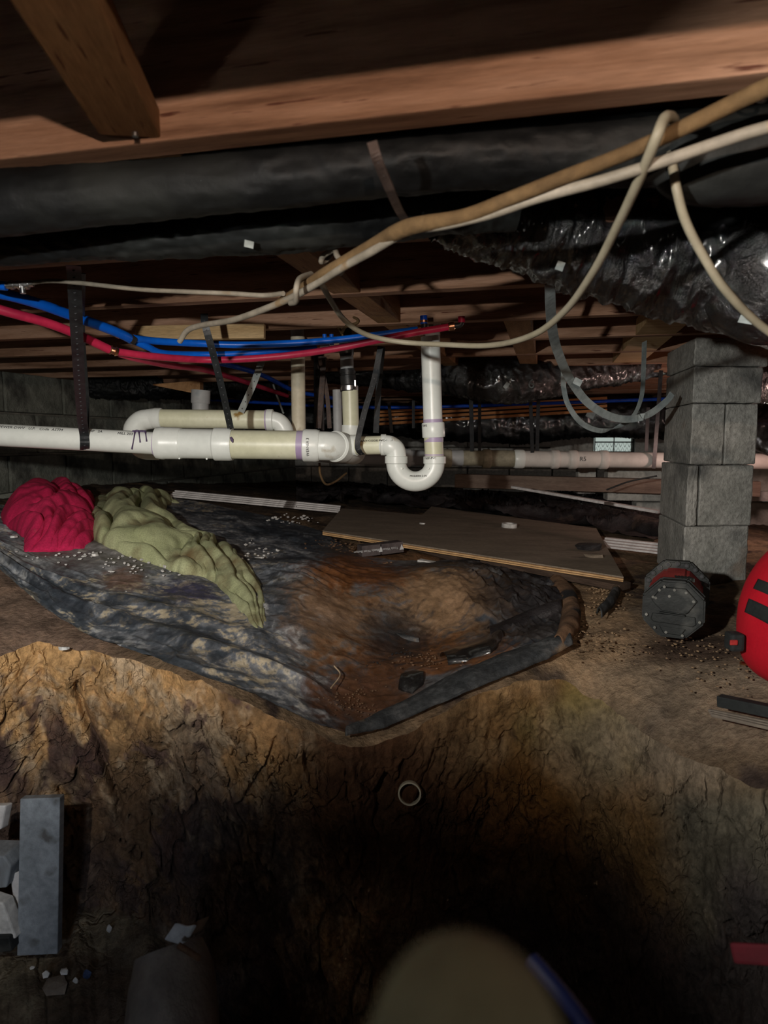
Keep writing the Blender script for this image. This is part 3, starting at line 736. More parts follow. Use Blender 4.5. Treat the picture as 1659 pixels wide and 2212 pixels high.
strip('liner_tear', [(860, 1500), (890, 1512), (915, 1490)], [(868, 1470), (892, 1462), (915, 1465)],
      M['duct_shiny'], .012, 'small glossy black plastic fold low in the hollow', 'plastic scrap', 40, 14)
# long folds at the right of the hollow
strip('sheet_fold', [(1060, 1395), (1130, 1372), (1215, 1335)], [(1050, 1378), (1120, 1350), (1205, 1318)], M['black_sheet'], .03,
      'glossy black fold of plastic just above the rolled edge', 'plastic scrap', 80, 12)
strip('sheet_fold', [(770, 1372), (840, 1390), (905, 1402)], [(775, 1362), (842, 1380), (905, 1395)], M['liner'], .012, 'thin dark crease of plastic crossing the tan soil', 'plastic scrap', 70, 8)
# black sheet lying further back
def lift_bk(S, T, g, Q):
    x, y = g[..., 0], g[..., 1]
    return .012 + ridge(fbm(x*1.6+2, y*5+x*1.5, 0, 3, 300))**5*.07*(1-ss(.9, 1, T)) + (fbm(x*9, y*12, 0, 4, 301)-.4)*.02
bk = patch('plastic_sheet', [(640, 1110), (760, 1090), (915, 1108), (1000, 1116), (1285, 1150), (1420, 1185)], [(640, 1046), (760, 1040), (900, 1042), (1050, 1046), (1250, 1052), (1440, 1080)],
           300, 120, lift_bk, M['black_sheet'])
tag(bk, 'wrinkled glossy black sheet on the ground behind the plywood', 'ground sheet')
strip('sheet_roll', [(1180, 1118), (1290, 1132), (1425, 1172)], [(1180, 1098), (1290, 1108), (1425, 1142)], M['black_sheet'], .06,
      'black rolled ridge of plastic lying left of the block pier', 'ground sheet', 120, 16)

# ------------------------------------------------------------------ cloths
def cloth(name, rows, mat_, h, label, cat, seed, ns=240, nt=120, folds=5, hprof=None, amp=.020, slant=1.0):
    L_ = np.array([q[0] for q in rows], float); R_ = np.array([q[1] for q in rows], float)
    k = np.arange(len(rows)); s = np.linspace(0, len(rows)-1, ns)
    def cs(A):
        pts = [Vector((a[0], a[1], 0)) for a in A]; o, _ = spline(pts, 12); o = np.array([[p.x, p.y] for p in o]); tt = np.linspace(0, len(A)-1, len(o))
        return np.stack([np.interp(s, tt, o[:, 0]), np.interp(s, tt, o[:, 1])], -1)
    Lc, Rc = cs(L_), cs(R_); t = np.linspace(0, 1, nt)[None, :, None]
    wob = (fbm(s*1.4, s*0, 0, 4, seed+3)-.5)[:, None, None]*.10
    Q = Lc[:, None]*(1-t)+Rc[:, None]*t + (Rc-Lc)[:, None]*wob*np.abs(2*t-1)
    g = G(Q[..., 0].ravel(), Q[..., 1].ravel(), Hn).reshape(ns, nt, 3)
    S = s[:, None]+0*t[..., 0]; T = t[..., 0]+0*S
    hh = np.interp(S, k, hprof if hprof else [1]*len(rows))*h
    dome = np.power(np.clip(1-np.abs(2*T-1)**3, 0, 1), .5)*np.power(np.clip(np.sin(math.pi*np.clip(S/(len(rows)-1), .0, 1)), 0, 1), .25)
    wp = fbm(S*.9, T*2.5, 0, 4, seed)
    ph = fbm(S*.38, T*.9, 0, 2, seed+2)*3.4 + fbm(S*1.1, T*2.0, 0, 2, seed+6)*.7
    f = np.abs(np.sin(math.pi*(T*folds*.5+ph)))**.75
    f2 = np.abs(np.sin(math.pi*(T*folds*.9+S*.35*slant+ph*1.6)))**.8
    mk_ = ss(.35, .65, fbm(S*.7, T*2.2, 0, 2, seed+30))
    amp = amp*np.clip(hh/h, .35, 1.1)
    hgt = dome*(hh*(.30+.5*wp)+amp*f*(.5+.8*mk_)+amp*.75*f2*(1.1-mk_)+.0025*(fbm(S*4, T*14, 0, 3, seed+20)-.5))
    g[..., 2] += .012+hgt-.008*(1-dome)
    # neighbouring folds lean over each other a little
    g[..., 0] += dome*(f-.5)*.012; 
    o = gridmesh(name, g, mat_)
    sm = o.modifiers.new('s', 'SOLIDIFY'); sm.thickness = .003; sm.offset = -1
    return tag(o, label, cat)
cloth('towel', [((178, 1078), (392, 1092)), ((190, 1105), (370, 1088)), ((192, 1140), (350, 1118)), ((203, 1178), (378, 1150)), ((262, 1205), (410, 1172)), ((345, 1232), (440, 1186)),
                ((385, 1248), (478, 1192)), ((448, 1258), (520, 1222)), ((486, 1292), (553, 1262)), ((514, 1332), (574, 1300)), ((538, 1368), (584, 1342)), ((555, 1394), (583, 1378))],
      M['towel'], .060, 'long crumpled olive green towel trailing toward the pit edge', 'towel', 400, 420, 130, 5, [.5, 1.1, 1.25, 1.1, .9, .8, .75, .6, .55, .5, .45, .4], .048)
cloth('red_cloth', [((62, 1078), (150, 1074)), ((22, 1104), (203, 1096)), ((4, 1128), (206, 1122)), ((22, 1152), (206, 1146)), ((52, 1176), (205, 1166)), ((50, 1202), (182, 1194))],
      M['pink'], .085, 'crumpled crimson cloth left of the green towel', 'cloth', 500, 300, 140, 3.4, [.5, 1.2, 1.25, 1.0, .8, .4], .045, 2.2)

# ------------------------------------------------------------------ boards, plywood, siding, small ground items
def prism(name, pts_px, zoff, thick, mat_, label=None, cat=None, parent=None, fn=None, plane=None):
    """flat board: outline in world points, extruded down"""
    pts = [g1(*q) for q in pts_px] if plane is None else plane
    c = sum(pts, Vector())/len(pts)
    # best plane through the points
    A_ = np.array([list(p-c) for p in pts]); _, _, vt = np.linalg.svd(A_); n = Vector(vt[2].tolist()); n = n if n.z > 0 else -n
    pts = [p - n*((p-c).dot(n)) for p in pts]
    m = len(pts); v = [p+n*zoff for p in pts]+[p+n*(zoff-thick) for p in pts]
    f = [tuple(range(m)), tuple(range(2*m-1, m-1, -1))]+[(i, i+m, (i+1) % m+m, (i+1) % m) for i in range(m)]
    o = fix_normals(mesh(name, v, f, mat_, parent, smooth=False))
    if label: tag(o, label, cat)
    return o, c, n
PLY = [(697, 1146), (1347, 1246), (1288, 1141), (932, 1094), (912, 1112), (738, 1098)]
pp = [g1(*q) for q in PLY]
c_ = sum(pp, Vector())/len(pp)
A_ = np.array([list(p-c_) for p in pp]); _, _, vt = np.linalg.svd(A_); nrm = Vector(vt[2].tolist()); nrm = nrm if nrm.z > 0 else -nrm
c_ = c_ + nrm*.045
def onplane(px_, py_, n=nrm, c=c_):
    d = Vector(ray(px_, py_)); o = Vector((0, 0, CZ)); t = (c-o).dot(n)/d.dot(n); return o+d*t
pp = [onplane(*q) for q in PLY]
ply = thing('plywood_sheet', (c_.x, c_.y, c_.z-.03), 'notched dusty plywood sheet lying on the ground before the block pier', 'plywood')
for i, (m_, z0, z1) in enumerate([('ply', 0, -.004), ('ply_d', -.004, -.007), ('ply_l', -.007, -.0115), ('ply_d', -.0115, -.014), ('ply_l', -.014, -.018)]):
    m = len(pp); v = [p+nrm*z0 for p in pp]+[p+nrm*z1 for p in pp]
    f = [tuple(range(m)), tuple(range(2*m-1, m-1, -1))]+[(k, k+m, (k+1) % m+m, (k+1) % m) for k in range(m)]
    fix_normals(mesh('ply_layer' if i else 'ply_face', v, f, M[m_], ply, smooth=False))
# ring of tape on it
def ring(name, c, n, ro, ri, h, mat_, parent=None, seg=28):
    n = Vector(n).normalized(); up = Vector((0, 0, 1)) if abs(n.z) < .9 else Vector((1, 0, 0)); a = (up-n*up.dot(n)).normalized(); b = n.cross(a)
    v, f = [], []
    for k in range(seg):
        t = 2*math.pi*k/seg; d = a*math.cos(t)+b*math.sin(t)
        for (r, z) in ((ro, 0), (ro, h), (ri, h), (ri, 0)): v.append(Vector(c)+d*r+n*z)
    for k in range(seg):
        k2 = (k+1) % seg
        for j in range(4): f.append((k*4+j, k2*4+j, k2*4+(j+1) % 4, k*4+(j+1) % 4))
    o = fix_normals(mesh(name, v, f, mat_, parent)); sharp_caps(o); return o
tag(ring('tape_roll', onplane(1100, 1139), nrm, .034, .020, .018, M['chip']), 'small off-white roll lying on the plywood sheet', 'tape')
def wafer(name, px_, py_, wpx, dpx, mat_, label, cat, rot=0.0, plane=True, th=.004, n=6, group=None, irregular=.25, base=None):
    c = base or (onplane(px_, py_) if plane else g1(px_, py_)+Vector((0, 0, .016)))
    s = c.y/F
    v, f = [], []
    for lay in (0, 1):
        for k in range(n):
            t = 2*math.pi*k/n+rot; r = 1+random.uniform(-irregular, irregular)
            x = math.cos(t)*r*wpx*s/2; y = math.sin(t)*r*dpx*s*2.2
            v.append(c+Vector((x*math.cos(rot)-0, y, th*lay+ (random.uniform(0, th) if lay else 0))))
    f = [tuple(range(n))[::-1], tuple(range(n, 2*n))]+[(k, (k+1) % n, (k+1) % n+n, k+n) for k in range(n)]
    return tag(fix_normals(mesh(name, v, f, mat_, None, smooth=False)), label, cat, group)
wafer('tar_scrap', 1272, 1187, 60, 9, M['black_sheet'], 'dark peaked scrap near the right end of the plywood', 'scrap', .3, th=.012)
wafer('shingle_piece', 1282, 1203, 44, 6, M['ply'], 'thin brown scrap on the right end of the plywood', 'scrap', .2, th=.006)
wafer('wood_chip', 912, 1132, 14, 3, M['chip'], 'tiny pale chip on the left part of the plywood', 'chip', .1, th=.004)
def board(name, p0, p1, width, thick, mat_, label, cat, n=Vector((0, 0, 1)), bevel=.002, parent=None):
    p0, p1 = Vector(p0), Vector(p1); a = (p1-p0); L_ = a.length; a.normalize(); n = (n-a*n.dot(a)).normalized(); b = n.cross(a)
    o = boxm(name, (p0+p1)/2, (L_, width, thick), mat_, parent, ax=Matrix((a, b, n)).transposed(), bevel=bevel)
    if label: tag(o, label, cat)
    return o
# siding strips
def siding(name, px0, px1, off, label, group=None, zo=.02):
    p0, p1 = g1(*px0)+Vector((0, 0, zo)), g1(*px1)+Vector((0, 0, zo))
    t = thing(name, (p0+p1)/2, label, 'siding', group)
    for i in range(4):
        a = (p1-p0).normalized(); b = Vector((0, 0, 1)).cross(a).normalized()
        o_ = b*(i*.036-.05)
        board('siding_rib', p0+o_+Vector((0, 0, .006*i)), p1+o_+Vector((0, 0, .006*i)), .026, .008, M['siding'], None, None, bevel=.002, parent=t)
    return t
siding('siding_strip', (372, 1078), (735, 1112), 0, 'white ribbed siding strips running under the left end of the plywood')
siding('siding_strip', (1300, 1186), (1470, 1206), 0, 'white ribbed siding strips between the plywood and the block pier')
# long batten and pieces beyond
p0, p1 = at(985, 1038, 3.9), at(1640, 1056, 3.42)
for (a, b, l) in ((p0, p1, 'long brown timber lying in the background behind the pier'),):
    board('timber', a, b, .07, .075, M['timber'], l, 'timber')
board('white_rail', at(1440, 1066, 3.6), at(1800, 1076, 3.5), .03, .05, M['siding'], 'white rail low in the background right of the pier', 'rail')
board('white_batten', at(1108, 1052, 3.4), at(1425, 1106, 2.75), .03, .012, M['siding'], 'thin pale batten lying across the black sheet', 'batten')
board('grey_plank', at(-40, 1078, 2.95), at(150, 1050, 3.05), .14, .02, M['block_dark'], 'grey plank lying at the foot of the left wall', 'plank', bevel=.003)
board('dark_batten', g1(820, 1172)+Vector((0, 0, .03)), g1(1000, 1218)+Vector((0, 0, .02)), .075, .02, M['darkwood'], 'dark split batten below the front edge of the plywood', 'batten')
board('dark_batten', g1(900, 1176)+Vector((0, 0, .03)), g1(1230, 1255)+Vector((0, 0, .02)), .05, .02, M['darkwood'], 'long dark batten lying along under the plywood edge', 'batten')
board('dark_plank', g1(1050, 1225)+Vector((0, 0, .03)), g1(1350, 1282)+Vector((0, 0, .02)), .07, .02, M['darkwood'], 'dark plank in the soil under the right corner of the plywood', 'plank')
board('white_tile', g1(905, 1222)+Vector((0, 0, .02)), g1(938, 1228)+Vector((0, 0, .02)), .03, .008, M['chip'], 'small pale tile chip below the plywood', 'chip')
# the small printed box
bx = g1(820, 1212)
bl = g1(775, 1210)+Vector((0, 0, .035)); br = g1(868, 1202)+Vector((0, 0, .04))
a = (br-bl).normalized(); up = Vector((0, 0, 1)); up = (up-a*up.dot(a)).normalized(); dp = up.cross(a)
tag_box = thing('parts_box', (bl+br)/2-Vector((0, 0, .02)), 'small dark cardboard box with white print at the edge of the hollow', 'box')
axb = Matrix((a, dp, up)).transposed(); cb = (bl+br)/2
Lb = (br-bl).length
boxm('carton', cb-a*Lb*.27, (Lb*.42, .05, .040), M['cardboard'], tag_box, ax=axb, bevel=.002)
boxm('carton', cb+a*Lb*.22, (Lb*.52, .05, .040), M['cardboard'], tag_box, ax=axb @ Matrix.Rotation(.06, 3, 'Z'), bevel=.002)
tax = Matrix((-a, -up, (-dp) if dp.y > 0 else dp)).transposed()
fr = (-dp) if dp.y > 0 else dp
text('lettering', 'Tools West Button', .0125, cb-a*Lb*.10+fr*.0265+up*.004, Matrix((-a, -up, fr)).transposed(), M['text_white'], tag_box)
text('lettering', 'Tools West Button', .0125, cb+a*Lb*.34+fr*.028+up*.004, Matrix((-a, -up, fr)).transposed(), M['text_white'], tag_box)
for k_ in (-.055, .42):
    c0 = cb+a*Lb*k_+fr*(.0265 if k_ < 0 else .029)
    v = [c0-a*.009-up*.008, c0+a*.009-up*.008, c0+up*.012]
    mesh('triangle_mark', [*v, *[q+fr*.0008 for q in v]], [(0, 1, 2), (3, 5, 4), (0, 3, 4, 1), (1, 4, 5, 2), (2, 5, 3, 0)], M['text_white'], tag_box, smooth=False)

# ------------------------------------------------------------------ pebbles and chips
def lump(c, r, sq=.6):
    bm = bmesh.new(); bmesh.ops.create_icosphere(bm, subdivisions=1, radius=1)
    v = [Vector((q.co.x*r*random.uniform(.7, 1.3), q.co.y*r*random.uniform(.7, 1.3), q.co.z*r*sq*random.uniform(.7, 1.3)))+c for q in bm.verts]
    f = [tuple(k.index for k in p.verts) for p in bm.faces]; bm.free(); return v, f
def scatter(name, regions, count, r0, r1, mat_, label, cat, zo=.008, kind='stuff'):
    V_, F_ = [], []
    Q = np.array([[c[0]+random.gauss(0, .5)*c[2], c[1]+random.gauss(0, .5)*c[3]] for c in (random.choice(regions) for _ in range(count))])
    PP = G(Q[:, 0], Q[:, 1], Hn)
    for i in range(count):
        p = Vector(PP[i].tolist()); p.z += zo
        v, f = lump(p, random.uniform(r0, r1)*p.y/2); n0 = len(V_); V_ += v; F_ += [tuple(q+n0 for q in ff) for ff in f]
    o = mesh(name, V_, F_, mat_, None, smooth=False); return tag(o, label, cat, kind=kind)
scatter('gravel', [(150, 1215, 150, 16), (300, 1235, 120, 22), (560, 1220, 60, 40), (640, 1130, 60, 12)], 150, .0022, .0060, M['chip'], 'fine pale gravel scattered over the sheet around the cloths', 'gravel', .018)
scatter('clods', [(1310, 1300, 60, 26), (1260, 1370, 60, 40), (1330, 1400, 90, 40), (1560, 1450, 120, 60), (1500, 1400, 130, 30), (1300, 1275, 30, 14)], 420, .0012, .0052, M['clod'], 'loose tan clods of soil on the right bank', 'soil', .004)
scatter('soil_crumbs', [(780, 1240, 110, 24), (900, 1440, 120, 24), (760, 1530, 70, 40), (720, 1195, 60, 20)], 420, .0015, .0045, M['liner_dirt'], 'reddish brown soil crumbs in the hollow of the sheet', 'soil', .018)
for (x_, y_, w_, d_, l_) in ((362, 1238, 16, 3, 'long pale chip just below the green towel'), (205, 1212, 14, 4, 'white chip under the gap between the two cloths'), (30, 1172, 16, 4, 'white chip at the lower left of the crimson cloth'),
                             (580, 1282, 15, 5, 'pale chip right of the towel tail'), (612, 1330, 22, 6, 'cluster-like white chip right of the towel end'), (560, 1218, 22, 5, 'white crumbled chip on the grey sheet'),
                             (262, 1297, 26, 3, 'thin white sliver on the sheet below the cloths')):
    wafer('pale_chip', x_, y_, w_, d_, M['chip'], l_, 'chip', .2, plane=False, th=.005)
wafer('white_sliver', 142, 1408, 26, 3, M['chip'], 'white sliver on the clay at the left rim of the pit', 'chip', .5, plane=False, th=.004, base=g1(142, 1396)+Vector((0, -.012, -.004)))
# roots
for (pts_, l_) in (([(750, 1268), (775, 1262), (800, 1270), (815, 1255)], 'pale fine root at the left of the hollow'), ([(740, 1280), (765, 1275), (772, 1290), (800, 1288)], 'second fine root just below the first'),
                   ([(722, 1470), (735, 1490), (715, 1520)], 'thin root near the bottom of the hollow'), ([(612, 1300), (620, 1325), (600, 1345)], 'white wiry fibre right of the towel tail')):
    tag(tube('root', [g1(*q)+Vector((0, 0, .035)) for q in pts_], .0016, M['root'], None, 6), l_, 'root')
# stones and board at the left bottom of the pit
bt, bb = (92, 1722), (85, 2052)
pbT = pitpoint(*bt, .04); pbB = pitpoint(*bb, .03)
d_ = (pbT-pbB); L_ = d_.length
Yb_ = min(pbT.y, pbB.y)-.01
qT = at(92, 1720, Yb_+.03); qB = at(86, 2056, Yb_-.02)
board('grey_board', qB, qT, .067*Yb_/1.1*1.0, .022, M['grey_board'], 'weathered grey board leaning upright against the left pit wall', 'board', n=Vector((.05, -1, .2)), bevel=.002)
def slab(name, px_, mat_, label, cat, Y, th=.02, smooth=False):
    pts = [at(x, y, Y+ (yy if len(q) > 2 else 0)) for q in px_ for (x, y, yy) in [(q[0], q[1], q[2] if len(q) > 2 else 0)]]
    m = len(pts); v = pts+[p+Vector((.004, th, -.004)) for p in pts]
    f = [tuple(range(m)), tuple(range(2*m-1, m-1, -1))]+[(i, i+m, (i+1) % m+m, (i+1) % m) for i in range(m)]
    o = fix_normals(mesh(name, v, f, mat_, None, smooth=False)); b_ = o.modifiers.new('b', 'BEVEL'); b_.width = .003; b_.segments = 2
    return tag(o, label, cat)
slab('tile_shard', [(-40, 1742), (12, 1740), (2, 1792), (-40, 1800)], M['siding'], 'bluish white shard at the left frame edge above the stones', 'shard', Yb_)
slab('stone_block', [(-60, 1848), (8, 1850), (24, 1872), (14, 1918), (-60, 1925)], M['grey_board'], 'dark grey stone left of the leaning board', 'stone', Yb_-.02, .06)
slab('tile_shard', [(20, 1890), (44, 1880), (44, 2022), (30, 1960)], M['siding'], 'narrow pale shard standing beside the leaning board', 'shard', Yb_, .012)
slab('tile_shard', [(-60, 1930), (6, 1952), (34, 2028), (-20, 2038), (-60, 2030)], M['chip'], 'broad pale slab piece at the bottom left corner stones', 'shard', Yb_-.04, .03)
slab('stone_block', [(-60, 2026), (20, 2024), (26, 2056), (-60, 2064)], M['tool'], 'dark rounded stone below the pale slab piece', 'stone', Yb_-.05, .05)
tag(tube('stump', [at(370, 2330, .80), at(372, 2200, .83), at(372, 2110, .86), at(365, 2050, .88)], [.062, .060, .056, .046], M['quartz'], None, 26), 'pale worn concrete lump standing on the pit bottom', 'rubble')
slab('torn_paper', [(352, 2030), (378, 1992), (402, 2000), (420, 1996), (400, 2030), (385, 2040)], M['chip'], 'torn pale scrap on top of the concrete lump', 'scrap', .84, .004)
slab('brown_leaf', [(395, 2002), (448, 1978), (430, 2008), (402, 2026)], M['liner_dirt'], 'curled brown scrap behind the pale one on the lump', 'scrap', .85, .004)
tag(tube('stick', [at(385, 2042, .82), at(408, 2056, .82), at(430, 2070, .81)], .004, M['liner_dirt'], None, 8), 'short reddish stick on the concrete lump', 'stick')
for (x_, y_, w_, h_, m_, l_) in ((100, 2104, 18, 16, 'chip', 'largest white chip in the rubble below the leaning board'), (138, 2098, 22, 12, 'chip', 'pale grey chip right of the largest white one'), (163, 2118, 12, 14, 'chip', 'small white chip beside the blue scrap'),
                                 (188, 2104, 22, 22, 'blue_bag', 'dark blue scrap in the rubble of the pit'), (70, 2090, 14, 6, 'chip', 'thin white chip left in the rubble'), (118, 2130, 60, 26, 'stone', 'rounded brown stone under the white chips'),
                                 (236, 2006, 12, 16, 'chip', 'faint bluish chip between board and concrete lump'), (108, 2048, 26, 7, 'chip', 'white sliver at the foot of the leaning board')):
    p = pitpoint(x_, y_, .015); s = p.y/F*1.1
    v, f = lump(Vector((0, 0, 0)), 1); v = [Vector((q.x*w_*s*.5, q.y*w_*s*.4, q.z/.6*h_*s*.5)) for q in v]
    o = mesh('rubble_piece', [q+p for q in v], f, M[m_], None, smooth=False); tag(o, l_, 'rubble')
# pipe stub in the pit wall
ps = pitpoint(885, 1713, .005)
tag(ring('pipe_stub', ps+Vector((0, .004, 0)), (-.05, -1, .15), .0195*ps.y/1.1, .0170*ps.y/1.1, .012, M['pvc_stained']), 'white pipe end sticking out of the dark pit wall', 'pipe')
# rail scraps on the right bank
pr = g1(1540, 1558); 
def rail(px0, px1, w_, h_, m_, l_, zo):
    return board('rail', g1(*px0)+Vector((0, 0, zo)), g1(*px1)+Vector((0, 0, zo)), w_, h_, m_, l_, 'rail')
rail((1552, 1545), (1760, 1592), .02, .02, M['bag_black'], 'black bar lying on the right bank near the frame edge', .028)
for i in range(3): rail((1530+i*3, 1553+i*5), (1760, 1602+i*7), .007, .006, M['stone'], ['thin grey slat, upper of three under the black bar', 'thin grey slat, middle of three under the black bar', 'thin grey slat, lowest of three under the black bar'][i], .016)

# ------------------------------------------------------------------ block pier
c1 = atz(1473, 1262, 0.0); c2 = atz(1612, 1258, 0.0)
ex = (c2-c1); ex.z = 0; wpx = ex.length; ex.normalize(); ey = Vector((-ex.y, ex.x, 0)); 
back = Vector((.070, .385, 0)); 
AXP = Matrix((ex, ey, Vector((0, 0, 1)))).transposed()
pier = thing('block_pier', c1+ex*wpx*.5+back*.5, 'stacked grey concrete block pier carrying the floor on the right', 'pier')
def pierblock(x0, x1, z0, z1, grow=0.0, sh=0.0):
    # box with sheared sides so that the long side runs along 'back'
    a = c1+ex*(x0+.0012+sh-grow); b = c1+ex*(x1-.0012+sh+grow)
    bm = bmesh.new(); vs_ = []
    for z in (z0+.0015, z1-.0015):
        for p in (a, b, b+back, a+back): vs_.append(bm.verts.new(Vector((p.x, p.y, z))))
    for q in ((0, 3, 2, 1), (4, 5, 6, 7), (0, 1, 5, 4), (1, 2, 6, 5), (2, 3, 7, 6), (3, 0, 4, 7)): bm.faces.new([vs_[i] for i in q])
    bmesh.ops.recalc_face_normals(bm, faces=bm.faces)
    bmesh.ops.subdivide_edges(bm, edges=bm.edges, cuts=7, use_grid_fill=True)
    bmesh.ops.bevel(bm, geom=[e for e in bm.edges if e.calc_face_angle(0) > .8], offset=.004, segments=1, affect='EDGES')
    for v in bm.verts: v.co += Vector((random.uniform(-1, 1), random.uniform(-1, 1), random.uniform(-.6, .6)))*.0013
    me = bpy.data.meshes.new('concrete_block'); off = Vector(pier['wo'])
    for v in bm.verts: v.co -= off
    bm.to_mesh(me); bm.free(); return link('concrete_block', me, M['block'], pier, False)
pierblock(0, wpx, -.03, .19, .000, 0)
pierblock(0, wpx*.17, .19, .39, 0, .002); pierblock(wpx*.17, wpx, .19, .39, 0, .006)
pierblock(0, wpx*.50, .39, .588, 0, .008); pierblock(wpx*.50, wpx, .39, .588, 0, .010)
pierblock(0, wpx, .588, .705, .006, .013); pierblock(0, wpx, .705, .795, .014, .020)
# orange shims over the pier
board('shim', at(1605, 722, 2.2), at(1720, 722, 2.1), .14, .02, M['orangewood'], 'orange wooden shim above the right end of the pier', 'shim')
tb = board('beam_scrap', at(1340, 818, 3.6), at(1440, 800, 3.5), .1, .03, M['pale_wood'], 'pale timber offcut far behind left of the pier', 'timber')

# ------------------------------------------------------------------ ducts
def duct(name, rows, label, m='duct', seg=56, ns=260, amp=.010, seed=0, wr=1.0):
    """rows: (px, py centre, Y, half height in px)"""
    pts = [r[0] if len(r) == 2 else at(r[0], r[1], r[2]) for r in rows]; rad = [r[1] if len(r) == 2 else r[3]*r[2]/F for r in rows]
    sub = max(4, ns//(len(rows)-1)); P_, R_ = spline(pts, sub, rad)
    T_, N_ = frames(P_); P_ = np.array([list(p) for p in P_]); T_ = np.array([list(t) for t in T_]); N_ = np.array([list(t) for t in N_]); B_ = np.cross(T_, N_)
    d = np.r_[0, np.cumsum(np.linalg.norm(np.diff(P_, axis=0), axis=1))]
    a = np.linspace(0, 2*np.pi, seg, endpoint=False)[None]; R_ = np.array(R_)[:, None]
    ca, sa = np.cos(a), np.sin(a)
    S_ = d[:, None]+0*a
    wrk = ridge(fbm(S_*26, ca*1.8+3, sa*1.8, 3, seed))**3*amp*wr + (fbm(S_*6, ca*1.2, sa*1.2+5, 4, seed+9)-.5)*amp*2.0 + ridge(fbm(S_*60, ca*2.6, sa*2.6, 3, seed+4))**4*amp*.5*wr
    r = R_+wrk
    Vv = P_[:, None]+(N_[:, None]*ca[..., None]+B_[:, None]*sa[..., None])*r[..., None]
    return tag(gridmesh(name, Vv, M[m], closed=True), label, 'duct')
duct('duct', [(ab(-1.75, .93, .84), .042), (ab(-1.1, .90, .835), .040), (-250, 470, .93, 62), (0, 437, .90, 60), (300, 410, .88, 58), (600, 380, .85, 57), (830, 355, .83, 58), (1050, 338, .81, 60), (1250, 330, .79, 64), (1450, 320, .77, 70), (1700, 330, .75, 90), (ab(.95, .93, .86), .055), (ab(1.8, .93, .86), .055), (ab(2.9, .93, .86), .055)],
     'black wrapped air duct hanging just behind the nearest joist', amp=.0028, seed=1)
duct('duct', [(ab(-1.75, 1.05, .79), .036), (ab(-1.1, 1.04, .785), .036), (-250, 530, 1.10, 50), (0, 515, 1.07, 48), (180, 510, 1.06, 42), (260, 505, 1.05, 46), (450, 495, 1.04, 48), (650, 480, 1.02, 54), (850, 440, 1.01, 66), (1000, 430, 1.0, 62), (1120, 440, 1.0, 45)],
     'second black duct hanging below and behind the first on the left', amp=.004, seed=2)
duct('duct', [(940, 452, 1.12, 40), (1010, 460, 1.14, 58), (1070, 465, 1.16, 74), (1150, 474, 1.17, 92), (1250, 492, 1.17, 108), (1370, 516, 1.16, 118), (1500, 540, 1.14, 128), (1660, 565, 1.09, 140), (1850, 585, 1.03, 148), (ab(1.3, 1.12, .72), .105), (ab(2.0, 1.10, .71), .105), (ab(2.9, 1.10, .71), .105)],
     'large glossy black duct sweeping across on the right', m='duct_shiny', amp=.011, seed=3, wr=1.2)
duct('duct', [(1120, 375, 1.18, 20), (1300, 400, 1.12, 60), (1480, 400, 1.1, 90), (1700, 400, 1.05, 110), (ab(1.2, 1.30, .88), .08), (ab(2.9, 1.30, .88), .08)],
     'black duct filling the bay above the large one', m='duct', amp=.007, seed=4)
duct('duct', [(700, 800, 3.6, 22), (860, 808, 3.4, 26), (960, 812, 3.2, 34), (1080, 822, 3.1, 42), (1200, 812, 3.15, 38), (1330, 790, 3.3, 34), (1450, 775, 3.5, 30)],
     'glossy black duct sagging in the background left of the pier', m='duct_shiny', amp=.014, seed=5)
duct('duct', [(560, 905, 5.4, 26), (800, 905, 5.2, 30), (1000, 912, 5.0, 38), (1140, 918, 5.0, 36), (1300, 905, 5.0, 34), (1480, 905, 5.0, 40), (1640, 930, 4.6, 48), (1800, 930, 4.4, 55)],
     'far black duct lying low along the back wall', m='duct_shiny', amp=.02, seed=6)
duct('duct', [(1620, 805, 3.2, 60), (1700, 800, 3.1, 60), (1850, 800, 3.0, 62), (2300, 800, 2.8, 62)], 'black duct showing behind the right side of the pier', m='duct_shiny', amp=.014, seed=7)
duct('duct', [(180, 838, 3.9, 18), (330, 836, 4.0, 20), (480, 836, 4.1, 20), (620, 838, 4.1, 18)], 'dark duct in the background above the left pipes', m='duct', amp=.014, seed=8)
for (x_, y_, Y_, w_, h_, l_) in ((538, 527, .985, 20, 14, 'small white label stuck to the left duct'), (1210, 574, 1.075, 16, 18, 'small white label stuck to the large right duct'), (1094, 832, 3.0, 7, 14, 'tiny white tag on the background duct'),
                                 (1612, 690, 1.02, 30, 16, 'pale tape flag on the underside of the right duct')):
    board('label_tag', at(x_-w_/2, y_-2, Y_), at(x_+w_/2, y_+3, Y_), h_*Y_/F, .001, M['strap_grey'] if w_ < 28 else M['web'], l_, 'tag', n=Vector((0, -1, -.5)), bevel=0)

# ------------------------------------------------------------------ drain pipes
YD = 2.05; k_ = YD/F
def st(px_, py_, Y=YD): return at(px_, py_, Y)
drain = thing('drain_pipe', st(600, 990), 'white plastic drain line with reducer, elbow and trap across the middle', 'pipe')
tube('pipe', [st(-560, 910), st(352, 958.5)], 24*k_, M['pvc'], drain, 32, smooth_path=False)
stepped('reducer_hub', st(338, 957), st(392, 958), [(0, 27*k_), (.02, 33.5*k_), (.18, 35*k_), (.3, 35*k_), (.34, 34.2*k_), (.92, 34*k_), (1, 33*k_)], M['pvc'], drain, 40)
ring('primer_ring', st(336, 957), (st(352, 958)-st(336, 957)), 29*k_, 23*k_, .004, M['primer'], drain)
stepped('reducer_body', st(390, 958), st(470, 959.5), [(0, 32*k_), (.93, 32*k_), (1, 33.5*k_)], M['pvc'], drain, 40)
stepped('coupling', st(462, 959.5), st(503, 960), [(0, 33*k_), (.08, 35.5*k_), (.85, 35.5*k_), (1, 34*k_)], M['pvc'], drain, 40)
